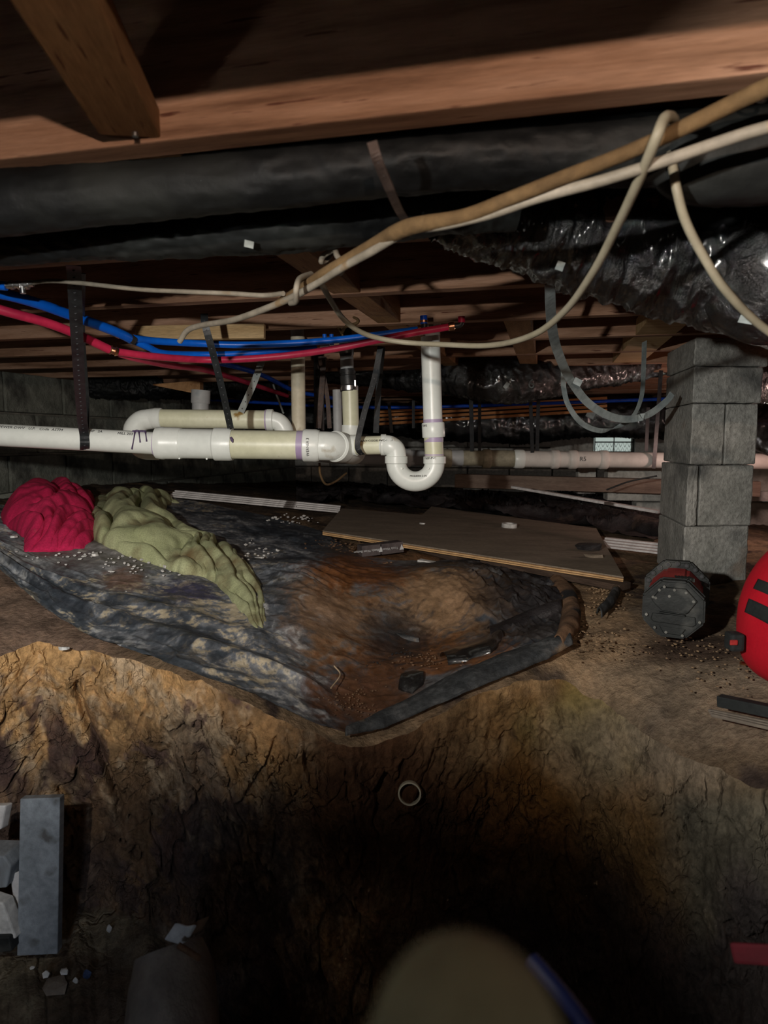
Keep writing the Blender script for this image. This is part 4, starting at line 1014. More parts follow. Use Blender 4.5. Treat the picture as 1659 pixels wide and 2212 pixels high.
tube('pipe', [st(500, 960), st(662, 962)], 31*k_, M['pvc_cream'], drain, 40, smooth_path=False)
stepped('primer_stain', st(642, 961.6), st(658, 962), [(0, 31.2*k_), (1, 31.3*k_)], M['primer'], drain, 40)
stepped('elbow_hub', st(655, 962), st(690, 963), [(0, 33*k_), (.05, 35*k_), (.8, 35*k_), (1, 33*k_)], M['pvc'], drain, 40)
tube('elbow', [st(686, 963), st(708, 963.5), at(730, 965, YD+.02), at(750, 970, YD+.08), at(762, 975, YD+.16)], [31*k_, 31*k_, 31*k_, 31*k_, 31*k_], M['pvc'], drain, 40)
stepped('elbow_rim', st(722, 964), at(740, 967, YD+.05), [(0, 30*k_), (.1, 33.5*k_), (.9, 33.5*k_), (1, 30*k_)], M['pvc'], drain, 40)
stepped('tee_hub', at(748, 962, YD+.05), at(775, 962, YD+.03), [(0, 18*k_), (.1, 23*k_), (.9, 23*k_), (1, 20*k_)], M['pvc'], drain, 32)
tube('trap_arm', [at(770, 963, YD+.03), at(832, 961, YD+.01)], 20*k_, M['pvc_cream'], drain, 32, smooth_path=False)
stepped('trap_hub', at(822, 961, YD+.01), at(834, 961, YD+.01), [(0, 20*k_), (.1, 23*k_), (1, 23*k_)], M['pvc'], drain, 32)
tube('trap_elbow', [at(830, 961, YD+.01), st(842, 963), st(853, 971), st(856, 983), st(856, 992)], [21.5*k_]*5, M['pvc'], drain, 32)
stepped('trap_hub', st(856, 985), st(856, 1002), [(0, 23*k_), (.08, 24.5*k_), (.9, 24.5*k_), (1, 22*k_)], M['pvc'], drain, 32)
U = [st(856-0, 998)]+[st(897.5-41.5*math.cos(math.radians(a)), 1000+40*math.sin(math.radians(a))) for a in range(0, 181, 15)]+[st(939, 998)]
tube('trap_bend', U, [21.8*k_]*len(U), M['pvc'], drain, 36, sub=3)
stepped('trap_hub', st(939, 985), st(939, 1002), [(0, 22*k_), (.1, 24.5*k_), (.92, 24.5*k_), (1, 23*k_)], M['pvc'], drain, 32)
tube('pipe', [st(938.5, 990), st(936, 940)], 20.5*k_, M['pvc_cream'], drain, 32, smooth_path=False)
stepped('primer_stain', st(938, 984), st(938, 981), [(0, 20.9*k_), (1, 20.9*k_)], M['primer'], drain, 32)
stepped('primer_stain', st(937, 955), st(937, 945), [(0, 20.9*k_), (1, 20.9*k_)], M['primer'], drain, 32)
stepped('coupling', st(937, 945), st(935.5, 913), [(0, 23.5*k_), (.06, 24.5*k_), (.94, 24.5*k_), (1, 23.5*k_)], M['pvc'], drain, 32)
stepped('primer_stain', st(935.5, 913), st(935.3, 906), [(0, 20.9*k_), (1, 20.9*k_)], M['primer'], drain, 32)
tube('pipe', [st(935.5, 915), st(929.5, 728)], 20.5*k_, M['pvc'], drain, 32, smooth_path=False)
tube('riser_top', [at(931, 735, YD+.02), at(937, 672, YD+.06)], 17*k_, M['pvc_grey'], drain, 28, smooth_path=False)
tube('small_pipe_end', [st(944, 716), st(944, 693)], 8*k_, M['pvc'], drain, 16, smooth_path=False)
tube('small_pipe_end', [st(922, 712), st(922, 694)], 4*k_, M['pvc'], drain, 12, smooth_path=False)
FX = Matrix((Vector((1, 0, 0)), Vector((0, .35, 1)).normalized(), Vector((0, -1, .35)).normalized())).transposed()
def on_pipe(px_, py_, cy, r, Y=YD):   # point on the front of a horizontal pipe
    dy = np.clip((cy-py_)/r, -.95, .95); return at(px_, py_, Y-r*Y/F*math.sqrt(1-dy*dy)-.001)
tx = (st(352, 958.5)-st(-220, 928)).normalized()
def tframe(t): n = Vector((0, -.75, .66)); n = (n-t*n.dot(t)).normalized(); return Matrix((t, n.cross(t), n)).transposed()
text('lettering', 'PEWER-DWV   U.P.   Code  ASTM', .013, on_pipe(-4, 924, 940, 24), tframe(tx), M['ink'], drain)
text('lettering', 'HP   2A', .012, on_pipe(192, 933, 950, 24), tframe(tx), M['ink'], drain)
text('lettering', 'MILL 203', .012, on_pipe(253, 938, 953, 24), tframe(tx), M['ink'], drain)
text('lettering', 'DWV CODE PVC-1120', .010, on_pipe(776, 954, 963, 20), tframe(Vector((1, 0, .02)).normalized()), M['ink'], drain)
text('lettering', 'MODERN 2-IN', .008, st(885, 1030, YD-21*k_-.001), Matrix((Vector((1, 0, .02)), Vector((0, 0, 1)), Vector((0, -1, 0)))).transposed(), M['ink'], drain)
text('lettering', 'NSF-PVC', .009, st(917, 992, YD-24.5*k_-.001), Matrix((Vector((1, 0, .02)), Vector((0, 0, 1)), Vector((0, -1, 0)))).transposed(), M['ink'], drain)
text('lettering', 'WERNER', .010, st(912, 922, YD-24.5*k_*.8), Matrix((Vector((1, 0, 0)), Vector((0, 0, 1)), Vector((0, -1, 0)))).transposed(), M['ink'], drain)
text('lettering', 'WERNER 3', .011, st(667, 985, YD-35*k_-.001), Matrix((Vector((0, 0, 1)), Vector((-1, 0, 0)), Vector((0, -1, 0)))).transposed(), M['ink'], drain)
for (x0, y0, ln, dx) in ((292, 932, 38, -7), (300, 932, 24, 3), (314, 932, 22, 3)):
    pts_ = [on_pipe(x0+dx*t, y0+ln*t, 956, 24) for t in np.linspace(0, 1, 7)]
    tube('primer_drip', pts_, [.0034, .0024, .0018, .0017, .0018, .0022, .0026], M['primer_dark'], drain, 8)
tube('primer_drip', [on_pipe(286+i*5, 931+.7*(i % 2), 956, 24) for i in range(7)], [.0022, .0034, .004, .0034, .003, .0032, .002], M['primer_dark'], drain, 8)
tube('primer_drip', [on_pipe(498, 944, 960, 35), on_pipe(501, 950, 960, 33), on_pipe(503, 956, 960, 33)], [.003, .005, .002], M['primer_dark'], drain, 8)
for (x_, y_, cy, r) in ((388, 990, 958, 33), (447, 991, 959, 33), (700, 962, 963, 31), (868, 1012, 1012, 21), (925, 1012, 1012, 21)):
    tube('mould_pip', [on_pipe(x_, y_, cy, r), on_pipe(x_, y_, cy, r)+Vector((0, -.003, 0))], .0028, M['pvc'], drain, 10, smooth_path=False)

Y2 = 2.34; k2 = Y2/F
br_ = thing('branch_drain', at(450, 905, Y2), 'cream stained drain pipe running behind and above the white line', 'pipe')
tube('pipe', [at(336, 904, Y2), at(584, 907, Y2)], 20*k2, M['pvc_cream'], br_, 32, smooth_path=False)
stepped('elbow_hub', at(318, 904, Y2), at(350, 904, Y2), [(0, 20*k2), (.5, 22*k2), (.55, 22.5*k2), (.95, 22.5*k2), (1, 21*k2)], M['pvc'], br_, 32)
tube('elbow', [at(328, 905, Y2), at(306, 909, Y2), at(290, 926, Y2), at(291, 950, Y2+.01), at(308, 970, Y2+.02), at(345, 974, Y2+.03)], [21*k2, 22*k2, 22*k2, 21*k2, 21*k2, 20*k2], M['pvc'], br_, 32)
stepped('elbow_hub', at(576, 907, Y2), at(591, 907, Y2), [(0, 21*k2), (.1, 23*k2), (.9, 23*k2), (1, 21*k2)], M['pvc'], br_, 32)
ring('primer_ring', at(574, 907, Y2), (1, 0, 0), 22*k2, 19*k2, .004, M['primer'], br_)
tube('elbow', [at(586, 907, Y2), at(602, 912, Y2), at(613, 926, Y2), at(617, 945, Y2), at(618, 965, Y2+.02)], 19*k2, M['pvc'], br_, 32)
tube('pipe', [at(618, 960, Y2+.04), at(700, 985, Y2+.15), at(830, 990, Y2+.3)], 15*k2, M['pvc_grey'], br_, 28)
ris = thing('riser_pipe', at(645, 930, 2.42), 'tall yellowed riser pipe left of the rubber coupling', 'pipe')
tube('pipe', [at(645.5, 945, 2.42), at(643, 728, 2.42)], 15*2.42/F, M['pvc_stained'], ris, 28, smooth_path=False)
tube('pipe_top', [at(643, 730, 2.43), at(640, 688, 2.43)], 14.3*2.42/F, M['pvc_grey'], ris, 28, smooth_path=False)
Y3 = 2.36; k3 = Y3/F
rb = thing('coupled_riser', at(757, 945, Y3), 'riser pipe with black rubber coupling and steel clamps', 'pipe')
tube('pipe', [at(759, 945, Y3), at(756, 842, Y3)], 17.5*k3, M['pvc_cream'], rb, 28, smooth_path=False)
stepped('tee_hub', at(757, 948, Y3), at(758, 919, Y3), [(0, 17*k3), (.2, 17*k3), (.5, 20*k3), (1, 20*k3)], M['pvc'], rb, 28)
stepped('rubber_coupling', at(754, 845, Y3), at(750, 797, Y3), [(0, 18.5*k3), (.25, 18.5*k3), (.3, 16.5*k3), (.7, 17*k3), (.72, 15.5*k3), (1, 15.5*k3)], M['rubber'], rb, 28)
ring('hose_clamp', at(754.5, 843, Y3), (0, 0, 1), 19.5*k3, 17*k3, 9*k3, M['steel'], rb); ring('hose_clamp', at(751, 806, Y3), (0, 0, 1), 17*k3, 15*k3, 5*k3, M['rubber'], rb)
boxm('clamp_screw', at(767, 828, Y3-.02), (.006, .008, .022), M['steel'], rb, bevel=.001)
tube('iron_pipe', [at(750, 800, Y3), at(749, 770, Y3)], 14*k3, M['pvc_grey'], rb, 28, smooth_path=False)
stepped('iron_pipe_top', at(749, 772, Y3), at(747, 690, Y3), [(0, 13*k3), (.1, 15.5*k3), (.5, 15.5*k3), (.6, 12*k3), (1, 12*k3)], M['rubber'], rb, 28)
tag(tube('grey_riser', [at(731, 992, 2.62), at(728, 842, 2.62)], 9.5*2.62/F, M['pvc_grey'], None, 24, smooth_path=False), 'short grey riser just left of the rubber coupling', 'pipe')
tag(tube('black_riser', [at(690, 930, 2.9), at(688, 700, 2.9)], 11*2.9/F, M['rubber'], None, 20, smooth_path=False), 'dark vertical pipe between the two risers', 'pipe')
fr_ = thing('wall_fitting', at(433, 900, 2.7), 'short white vertical pipe hub above the cream branch pipe', 'pipe')
stepped('hub', at(433, 872, 2.7), at(434, 843, 2.7), [(0, 19*2.7/F), (.08, 20*2.7/F), (1, 20*2.7/F)], M['pvc_grey'], fr_, 28)
tube('pipe', [at(433, 905, 2.7), at(433, 868, 2.7)], 17.5*2.7/F, M['pvc_grey'], fr_, 28, smooth_path=False)

Yf = 3.35; kf = Yf/F
fd = thing('far_drain', at(1200, 993, Yf), 'far drain line of pinkish white pipe passing behind the block pier', 'pipe')
def ft(px_, py_, Y=Yf): return at(px_, py_, Y)
tube('pipe', [ft(790, 990), ft(1000, 989)], 17*kf, M['pvc_grey'], fd, 28, smooth_path=False)
for (a, b, r, m_) in ((868, 888, 20, 'pvc_grey'), (955, 975, 20, 'pvc_olive'), (1042, 1060, 20.5, 'pvc_olive'), (1110, 1132, 20.5, 'pvc'), (1190, 1207, 20.5, 'pvc_far'), (1228, 1246, 20.5, 'pvc_far'), (1294, 1312, 20.5, 'pvc_far')):
    stepped('coupling', ft(a, 989+(a-860)*.010), ft(b, 989+(a-860)*.010), [(0, (r-1.5)*kf), (.15, r*kf), (.85, r*kf), (1, (r-1.5)*kf)], M[m_], fd, 28)
tube('pipe', [ft(975, 989), ft(1050, 990)], 16.5*kf, M['pvc_olive'], fd, 28, smooth_path=False)
tube('pipe', [ft(1045, 990), ft(1120, 991)], 18*kf, M['pvc_olive'], fd, 28, smooth_path=False)
tube('pipe', [ft(1115, 991), ft(1235, 993)], 17.5*kf, M['pvc_far'], fd, 28, smooth_path=False)
tube('pipe', [ft(1240, 993), ft(1300, 993)], 18.2*kf, M['pvc_far'], fd, 28, smooth_path=False)
tube('pipe', [ft(1296, 993), ft(1960, 1000)], 17*kf, M['pvc_far'], fd, 28, smooth_path=False)
text('lettering', 'R5', .03, ft(1252, 996, Yf-18.2*kf-.001), Matrix((Vector((1, 0, .02)), Vector((0, 0, 1)), Vector((0, -1, 0)))).transposed(), M['ink'], fd)
# post below the far line
boxm('post_x', ft(1265, 1035, 3.9), (.1, .05, .16), M['block_far'], None); tag(bpy.data.objects['post_x'], 'pale short post under the far drain line', 'post'); bpy.data.objects['post_x'].name = 'short_post'

# ------------------------------------------------------------------ water lines
def pex(name, rows, r, m_, label, cat='water pipe'):
    t = thing(name, at(*rows[len(rows)//2]), label, cat)
    tube('pipe', P(rows), r, M[m_], t, 16, sub=8); return t
RP = .0108
tA = pex('blue_pipe', [(-700, 640, 1.34), (-400, 615, 1.32), (-120, 598, 1.30), (-30, 613, 1.30), (14, 618, 1.30)], .0085, 'blue', 'short blue water pipe entering the brass tee at the left edge')
tube('tee_fitting', P([(10, 617, 1.30), (72, 612, 1.30)]), .0062, M['steel'], tA, 14, smooth_path=False)
for x_ in (22, 38, 54): stepped('crimp_ring', at(x_, 615.5, 1.30), at(x_+8, 615, 1.30), [(0, .006), (.1, .0085), (.9, .0085), (1, .006)], M['steel'], tA, 16)
tube('tee_branch', P([(48, 616, 1.30), (50, 634, 1.30)]), .0052, M['steel'], tA, 12, smooth_path=False)
tB = pex('blue_pipe', [(-700, 660, 1.42), (-400, 630, 1.42), (-120, 618, 1.42), (0, 634, 1.46), (80, 655, 1.52), (150, 680, 1.58), (220, 705, 1.65), (262, 722, 1.70), (285, 734, 1.74)], .0115, 'blue', 'thick blue water pipe sloping down from the left edge to a tee')
stepped('crimp_ring', at(252, 717, 1.71), at(262, 722, 1.715), [(0, .011), (.1, .0135), (.9, .0135), (1, .011)], M['copper'], tB, 18)
stepped('tee_fitting', at(260, 720, 1.715), at(292, 737, 1.74), [(0, .010), (.4, .012), (.6, .012), (1, .010)], M['rubber'], tB, 18)
tC = pex('blue_pipe', [(288, 731, 1.74), (340, 737, 1.80), (430, 742, 1.86), (520, 745, 1.88), (620, 742, 1.88), (720, 735, 1.89), (820, 723, 1.89), (905, 712, 1.88)], .0092, 'blue', 'upper blue water pipe running right to a black elbow')
stepped('crimp_ring', at(902, 712, 1.88), at(910, 711, 1.88), [(0, .009), (.1, .0115), (.9, .0115), (1, .009)], M['copper'], tC, 16)
tube('elbow_fitting', P([(909, 711, 1.88), (916, 709, 1.88), (917, 700, 1.88), (916, 685, 1.88)]), .0085, M['rubber'], tC, 14)
tube('riser_end', P([(916, 700, 1.88), (915, 682, 1.88)]), .0098, M['blue_far'], tC, 14, smooth_path=False)
ring('crimp_ring', at(915.5, 697, 1.88), (0, 0, 1), .0112, .009, .006, M['copper'], tC)
tD = pex('blue_pipe', [(286, 735, 1.75), (320, 750, 1.78), (352, 763, 1.82), (420, 766, 1.90), (500, 765, 1.93), (600, 758, 1.96), (688, 748, 2.0)], .0088, 'blue', 'lower blue water pipe ending at a fitting between the risers')
stepped('crimp_ring', at(684, 748, 2.0), at(692, 747, 2.0), [(0, .008), (.1, .0108), (.9, .0108), (1, .008)], M['copper'], tD, 16)
tube('tee_fitting', P([(690, 747, 2.0), (712, 745, 2.0)]), .0075, M['steel'], tD, 14, smooth_path=False)
for x_ in (702, 717): tube('riser_end', P([(x_, 745, 2.02), (x_-1, 722, 2.02)]), .006, M['blue'], tD, 12, smooth_path=False)
pex('blue_pipe', [(352, 765, 1.95), (420, 776, 2.1), (500, 790, 2.3), (570, 812, 2.6), (640, 845, 3.0), (720, 860, 3.4)], .0088, 'blue_far', 'dim blue pipe dropping away behind the red one')
tE = pex('red_pipe', [(-700, 690, 1.45), (-400, 650, 1.45), (-140, 625, 1.45), (0, 669, 1.50), (100, 697, 1.56), (170, 724, 1.62), (236, 755, 1.68)], .0105, 'red', 'red water pipe sloping down from the left edge')
stepped('tee_fitting', at(234, 754, 1.68), at(256, 761, 1.69), [(0, .0085), (.3, .012), (.35, .009), (.65, .009), (.7, .012), (1, .0085)], M['copper'], tE, 16)
tF = pex('red_pipe', [(252, 760, 1.69), (330, 770, 1.76), (430, 777, 1.86), (520, 776, 1.87), (620, 768, 1.88), (720, 754, 1.86), (820, 734, 1.85), (900, 718, 1.84), (970, 706, 1.84)], .0092, 'red', 'long red water pipe curving up to a red elbow')
stepped('crimp_ring', at(968, 706, 1.84), at(982, 704, 1.84), [(0, .009), (.1, .0112), (.9, .0112), (1, .009)], M['copper'], tF, 16)
tube('elbow_fitting', P([(980, 704, 1.84), (993, 702, 1.84), (997, 695, 1.84)]), .0075, M['rubber'], tF, 12)
tube('riser_end', P([(997, 697, 1.84), (997, 684, 1.84)]), .0095, M['red'], tF, 14, smooth_path=False)
pex('red_pipe', [(255, 763, 1.71), (300, 776, 1.78), (370, 790, 1.95), (440, 799, 2.15), (520, 822, 2.5), (620, 855, 3.1)], .0088, 'red', 'dim red pipe dropping away toward the background')
tag(tube('blue_pipe', P([(430, 862, 4.6), (800, 880, 4.5), (1150, 872, 4.4), (1430, 862, 4.3), (1800, 852, 4.2)]), .0105, M['blue_far'], None, 12), 'far blue water pipe crossing the whole background', 'water pipe')

# ------------------------------------------------------------------ cables
def cable(rows, r, m_, label, Y=None, seg=10, name='cable'):
    return tag(tube(name, P(rows, Y), r, M[m_], None, seg, sub=8), label, 'cable')
cable([(1900, 90, .62), (1800, 130, .65), (1659, 188, .70), (1560, 235, .76), (1450, 288, .84), (1330, 340, .92), (1200, 390, 1.0), (1100, 430, 1.06), (1000, 468, 1.12), (880, 492, 1.2), (800, 535, 1.22), (700, 592, 1.25), (640, 622, 1.28), (560, 668, 1.32), (480, 690, 1.38)],
      [.0095]*8+[.010]*3+[.011, .010, .006, .003], 'brown', 'x') if False else None
cable([ab(2.9, .74, .788), ab(1.6, .73, .788), ab(.95, .70, .787), ab(.5, .665, .785), (1900, 90, .56), (1659, 188, .63), (1560, 235, .655), (1450, 288, .67), (1330, 340, .69), (1200, 390, .71), (1100, 430, .74), (1000, 468, .78), (880, 492, .84), (800, 535, .92), (700, 592, 1.02), (640, 630, 1.12), (570, 672, 1.2)],
      [.0085, .0085, .0085, .0085, .0085, .0080, .0076, .0072, .0070, .0070, .0074, .008, .010, .0095, .0085, .007, .004], 'cable_b', 'thick brown dusty cable running diagonally from upper right to the middle')
cable([ab(2.9, .72, .77), ab(1.6, .71, .765), ab(.95, .68, .755), ab(.52, .64, .74), (1900, 218, .60), (1659, 275, .64), (1560, 305, .655), (1440, 346, .67), (1300, 390, .695), (1160, 428, .73), (1060, 462, .76), (960, 486, .80), (880, 500, .845), (800, 545, .91), (740, 578, .97), (640, 638, 1.10), (560, 672, 1.2), (500, 692, 1.28), (435, 703, 1.36), (405, 714, 1.4), (388, 738, 1.42)],
      .0056, 'cable_w', 'white cable running along the brown one, thinner and brighter')
cable([(1456, 272, .72), (1454, 258, .68), (1443, 252, .66), (1432, 262, .65), (1415, 305, .65), (1375, 400, .70), (1330, 495, .78), (1280, 590, .88), (1220, 672, 1.02), (1150, 724, 1.14), (1060, 746, 1.28), (950, 744, 1.38), (860, 738, 1.42), (790, 722, 1.40), (745, 692, 1.34), (715, 650, 1.24), (692, 608, 1.14)],
      .0052, 'cable_y', 'yellowed cable hanging in a wide loop from the near joist')
cable([(1448, 330, .74), (1455, 370, .735), (1462, 410, .73), (1480, 475, .74), (1515, 545, .76), (1570, 630, .79), (1659, 715, .84), (1800, 800, .9), (2050, 850, 1.0), ab(1.5, 1.3, .74), ab(1.9, 1.55, .80)], .0048, 'cable_y', 'yellowed cable curving down along the right edge')
cable([(66, 611, 1.30), (110, 607, 1.29), (170, 611, 1.28), (300, 625, 1.26), (400, 630, 1.23), (500, 634, 1.20), (570, 638, 1.17), (612, 634, 1.13)], .0040, 'cable_w', 'thin white cable from the brass tee to the cable bundle')
cable([(628, 655, 1.10), (640, 650, 1.06), (640, 625, 1.03), (648, 602, 1.05), (672, 592, 1.09)], .0045, 'cable_w', 'white cable loop wound round the bundle at its lower end')
cable([(735, 590, 1.03), (742, 578, 1.0), (738, 566, 1.0), (728, 552, 1.02), (722, 540, 1.05), (700, 552, 1.08), (694, 565, 1.09), (704, 562, 1.1), (716, 548, 1.1)], .0043, 'cable_w', 'short white cable twist tied at the middle of the bundle')
cable([(738, 720, 2.05), (748, 705, 2.0), (770, 698, 2.0), (772, 690, 2.0), (760, 684, 2.02)], .004, 'cable_b', 'stub of bent wire between the blue pipe and joist')
cable([(738, 720, 2.05), (730, 706, 2.05), (736, 698, 2.05), (740, 725, 2.05)], .003, 'cable_b', 'small wire hook beside the bent stub')
cable([(590, 830, 3.0), (600, 860, 3.0), (612, 892, 2.9)], .004, 'strap_grey', 'thin grey wire hanging left of the yellowed riser')
cable([(690, 1000, 2.4), (692, 1025, 2.4), (704, 1046, 2.42), (725, 1040, 2.5), (748, 1022, 2.6)], .004, 'cable_b', 'dark wire hook hanging under the main drain')
cable([(1420, 1028, 3.2), (1360, 1040, 3.25), (1310, 1058, 3.3)], .004, 'rubber', 'thin black wire over the far timber')
cable([(1625, 968, 3.3), (1640, 975, 3.3), (1665, 985, 3.3)], .004, 'rubber', 'thin black wire above the pipe right of the pier')
# staple of the brown cable on the near joist
cable([(1612, 178, .70), (1618, 190, .69), (1626, 212, .685), (1650, 218, .69), (1656, 200, .70)], .0022, 'steel', 'metal staple holding the brown cable to the near joist', name='staple')

# ------------------------------------------------------------------ hangers
def strap(rows, wpx, m_, label, th=.0018, holes=False, group=None, wdir=(1, .15, 0), name='hanger_strap', cat='strap', Y=None):
    pts_ = P(rows, Y); w_ = wpx*pts_[len(pts_)//2].y/F
    o = ribbon(name, pts_, w_, th, M[m_], None, wdir)
    tag(o, label, cat, group)
    if holes:
        # dimpled holes: small dark discs set on the face of the strap
        V_, F_ = [], []
        sp_, _ = spline(pts_, 30) if len(pts_) > 2 else ([pts_[0].lerp(pts_[1], t) for t in np.linspace(0, 1, 40)], None)
        acc = 0; last = sp_[0]
        for p in sp_[1:]:
            acc += (p-last).length; last = p
            if acc > .022:
                acc = 0; n0 = len(V_)
                c = p+Vector((0, -th*.8, 0))
                for i in range(8):
                    a = math.pi*2*i/8; V_.append(c+Vector((math.cos(a)*w_*.11, 0, math.sin(a)*w_*.11)))
                F_.append(tuple(range(n0, n0+8)))
        if V_:
            h = mesh('strap_hole', V_, F_, M['ink'], o, smooth=False); h['kind'] = 'stuff'
    return o
strap([(158, 572, 1.33), (160, 590, 1.36), (162, 640, 1.42), (166, 720, 1.54), (172, 830, 1.76), (178, 910, 1.95), (182, 938, 2.010), (183, 956, 2.010), (183, 966, 2.02), (183, 972, 2.04)], 20, 'strap_black', 'wide black strap holding the left white pipe', holes=1)
strap([(176, 590, 1.40), (176, 720, 1.68), (186, 860, 1.98), (186, 930, 2.09)], 12, 'strap_black', 'rear leg of the wide black strap, behind the white pipe')
strap([(441, 678, 1.80), (444, 705, 1.79), (462, 770, 1.82), (482, 850, 1.90), (498, 925, 2.00)], 15, 'strap_black', 'slanting black strap in front of the cream branch pipe', holes=1)
strap([(566, 780, 2.3), (545, 835, 2.30), (520, 890, 2.30)], 14, 'strap_grey', 'grey slanting strap behind the cream branch pipe', holes=1)
strap([(822, 748, 1.98), (808, 820, 1.99), (790, 880, 2.0), (776, 935, 2.005), (772, 962, 2.005), (776, 975, 2.01), (783, 982, 2.03)], 12, 'strap_black', 'black strap looping under the cream trap arm', holes=1)
strap([(826, 750, 2.05), (818, 840, 2.1), (812, 935, 2.12)], 12, 'strap_black', 'black strap just right of the trap arm loop')
strap([(700, 770, 2.7), (694, 850, 2.7), (688, 925, 2.7)], 11, 'strap_rust', 'perforated rusty strap, left one of the crossing pair', holes=2)
strap([(690, 770, 2.72), (706, 850, 2.72), (712, 925, 2.72)], 9, 'strap_rust', 'perforated rusty strap, right one of the crossing pair', holes=2)
strap([(803, 306, .70), (815, 345, .705), (838, 400, .75), (860, 450, .82), (880, 484, .88)], 20, 'strap_rust', 'brown perforated metal strap hanging over the near duct', holes=1)
for (x0, x1, y0, y1, Y_, w_, l_) in ((1017, 1020, 845, 975, 3.3, 9, 'far black strap left of the background duct bottom'), (1036, 1036, 848, 975, 3.35, 7, 'narrow far black strap beside its wider twin'),
                                     (1146, 1150, 865, 978, 3.32, 8, 'far black strap under the middle of the background duct'), (1163, 1160, 865, 978, 3.36, 8, 'dim brown strap right of the middle far strap'),
                                     (840, 846, 870, 935, 3.3, 7, 'far dark strap right of the trap arm'), (893, 893, 865, 925, 3.3, 6, 'far perforated strap left of the tall riser'),
                                     (1428, 1412, 800, 1012, 3.3, 9, 'dark strap hanging close to the left side of the pier'), (1400, 1396, 880, 975, 3.5, 8, 'dim strap between the webbing loops and the pier')):
    strap([(x0, y0, Y_), (x1, y1, Y_)], w_, 'strap_black', l_, name='hanger_strap')
strap([(1188, 610, 1.46), (1189, 655, 1.52), (1193, 710, 1.64), (1205, 760, 1.78), (1232, 820, 1.95), (1270, 870, 2.05), (1320, 900, 2.12), (1365, 905, 2.16), (1405, 893, 2.18), (1440, 866, 2.19), (1452, 850, 2.19)], 17, 'web', 'wide grey webbing strap hanging in a loop beside the pier', wdir=(1, .3, .3), cat='strap', name='webbing_strap')
strap([(1392, 738, 2.28), (1390, 800, 2.36), (1385, 860, 2.42), (1362, 905, 2.45), (1310, 930, 2.4), (1262, 918, 2.35), (1230, 880, 2.3), (1218, 840, 2.28), (1217, 800, 2.28)], 11, 'web', 'second grey webbing loop hanging lower behind the wide one', wdir=(1, .3, .3), name='webbing_strap')
for (x_, y_, Y_, l_) in ((1248, 821, 1.93, 'small grey tag on the wide webbing loop'), (1276, 892, 4.72, 'grey tag hanging inside the webbing loops')):
    board('label_tag', at(x_-8, y_, Y_), at(x_+8, y_+8, Y_), 14*Y_/F, .001, M['web'], l_, 'tag', n=Vector((0, -1, 0)), bevel=0)

# timbers between and beyond
board('pale_board', at(296, 721, 2.06), at(572, 716, 2.02), .042, .02, M['pale_wood'], 'pale yellow board fixed above the blue pipe', 'board', n=Vector((0, -1, .1)))
v = [at(330, 830, 2.75), at(432, 822, 2.75), at(432, 852, 2.75), at(330, 832, 2.75)]
v2 = [q+Vector((0, .05, 0)) for q in v]
tag(fix_normals(mesh('wedge', v+v2, [(0, 1, 2, 3), (7, 6, 5, 4), (0, 4, 5, 1), (1, 5, 6, 2), (2, 6, 7, 3), (3, 7, 4, 0)], M['brace'], smooth=False)), 'wooden wedge beside the white hub at the left wall', 'wedge')
for i, y_ in enumerate((860, 868, 877, 886)):
    board('stacked_lath', at(820, y_+30, 4.9-.0*i), at(1310, y_, 4.7), .05, .018, M['orangewood'], ['top orange lath of the far bundle', 'second orange lath of the far bundle', 'third orange lath of the far bundle', 'bottom orange lath of the far bundle'][i], 'lath')

# low row of pale blocks beyond the pier
row = thing('block_row', at(1560, 1080, 3.8), 'low row of pale lit blocks on the ground behind the pier', 'blocks')
for r in range(2):
    for j in range(4):
        c = at(1395+j*175+r*60, 1046+r*72, 3.78-j*.06)
        boxm('concrete_block', c, (.43, .12, .175), M['block_far'], row, rotz=-.13, bevel=.006, rough=.002, seg=2)
text('printed_digit', '6', .06, at(1140, 838, 2.92), Matrix((Vector((1, 0, -.1)), Vector((0, .3, 1)).normalized(), Vector((0, -1, .3)).normalized())).transposed(), M['strap_grey'], bpy.data.objects['duct.004'])
# ------------------------------------------------------------------ octagonal tool
def octa(name, c, ax_, r, h, mat_, parent, bevel=.004, rot=math.pi/8, sq=1.0):
    ax_ = ax_.normalized(); a = Vector((1, 0, 0)); a = (a-ax_*a.dot(ax_)).normalized(); b = ax_.cross(a)
    bm = bmesh.new(); v = []
    for z in (0, h):
        for k in range(8):
            t = rot+2*math.pi*k/8; v.append(bm.verts.new(c+ax_*z+(a*math.cos(t)+b*math.sin(t)*sq)*r))
    bm.faces.new(v[:8]); bm.faces.new(v[8:][::-1])
    for k in range(8): bm.faces.new((v[k], v[k+8], v[(k+1) % 8+8], v[(k+1) % 8]))
    bmesh.ops.recalc_face_normals(bm, faces=bm.faces)
    bmesh.ops.bevel(bm, geom=bm.edges[:], offset=bevel, segments=2, affect='EDGES')
    off = Vector(parent['wo'])
    for q in bm.verts: q.co -= off
    me = bpy.data.meshes.new(name); bm.to_mesh(me); bm.free(); return link(name, me, mat_, parent, False)
cF = at(1454, 1317, 1.50); cR = at(1461, 1277, 1.70)
axo = (cR-cF).normalized()
tool = thing('octagonal_work_light', Vector((cF.x, (cF.y+cR.y)/2, cF.z-.07)), 'black octagonal job-site lamp with a red middle, lying at the pier foot', 'lamp')
rF = .0705
octa('end_cap', cF, axo, rF, .03, M['tool'], tool)
octa('end_rim', cF+axo*.028, axo, rF*1.02, .012, M['tool'], tool, .003)
octa('red_body', cF+axo*.04, axo, rF*.93, (cR-cF).length-.045, M['tool_red'], tool, .006)
octa('rear_plate', cR, axo, .0825, .03, M['tool'], tool)
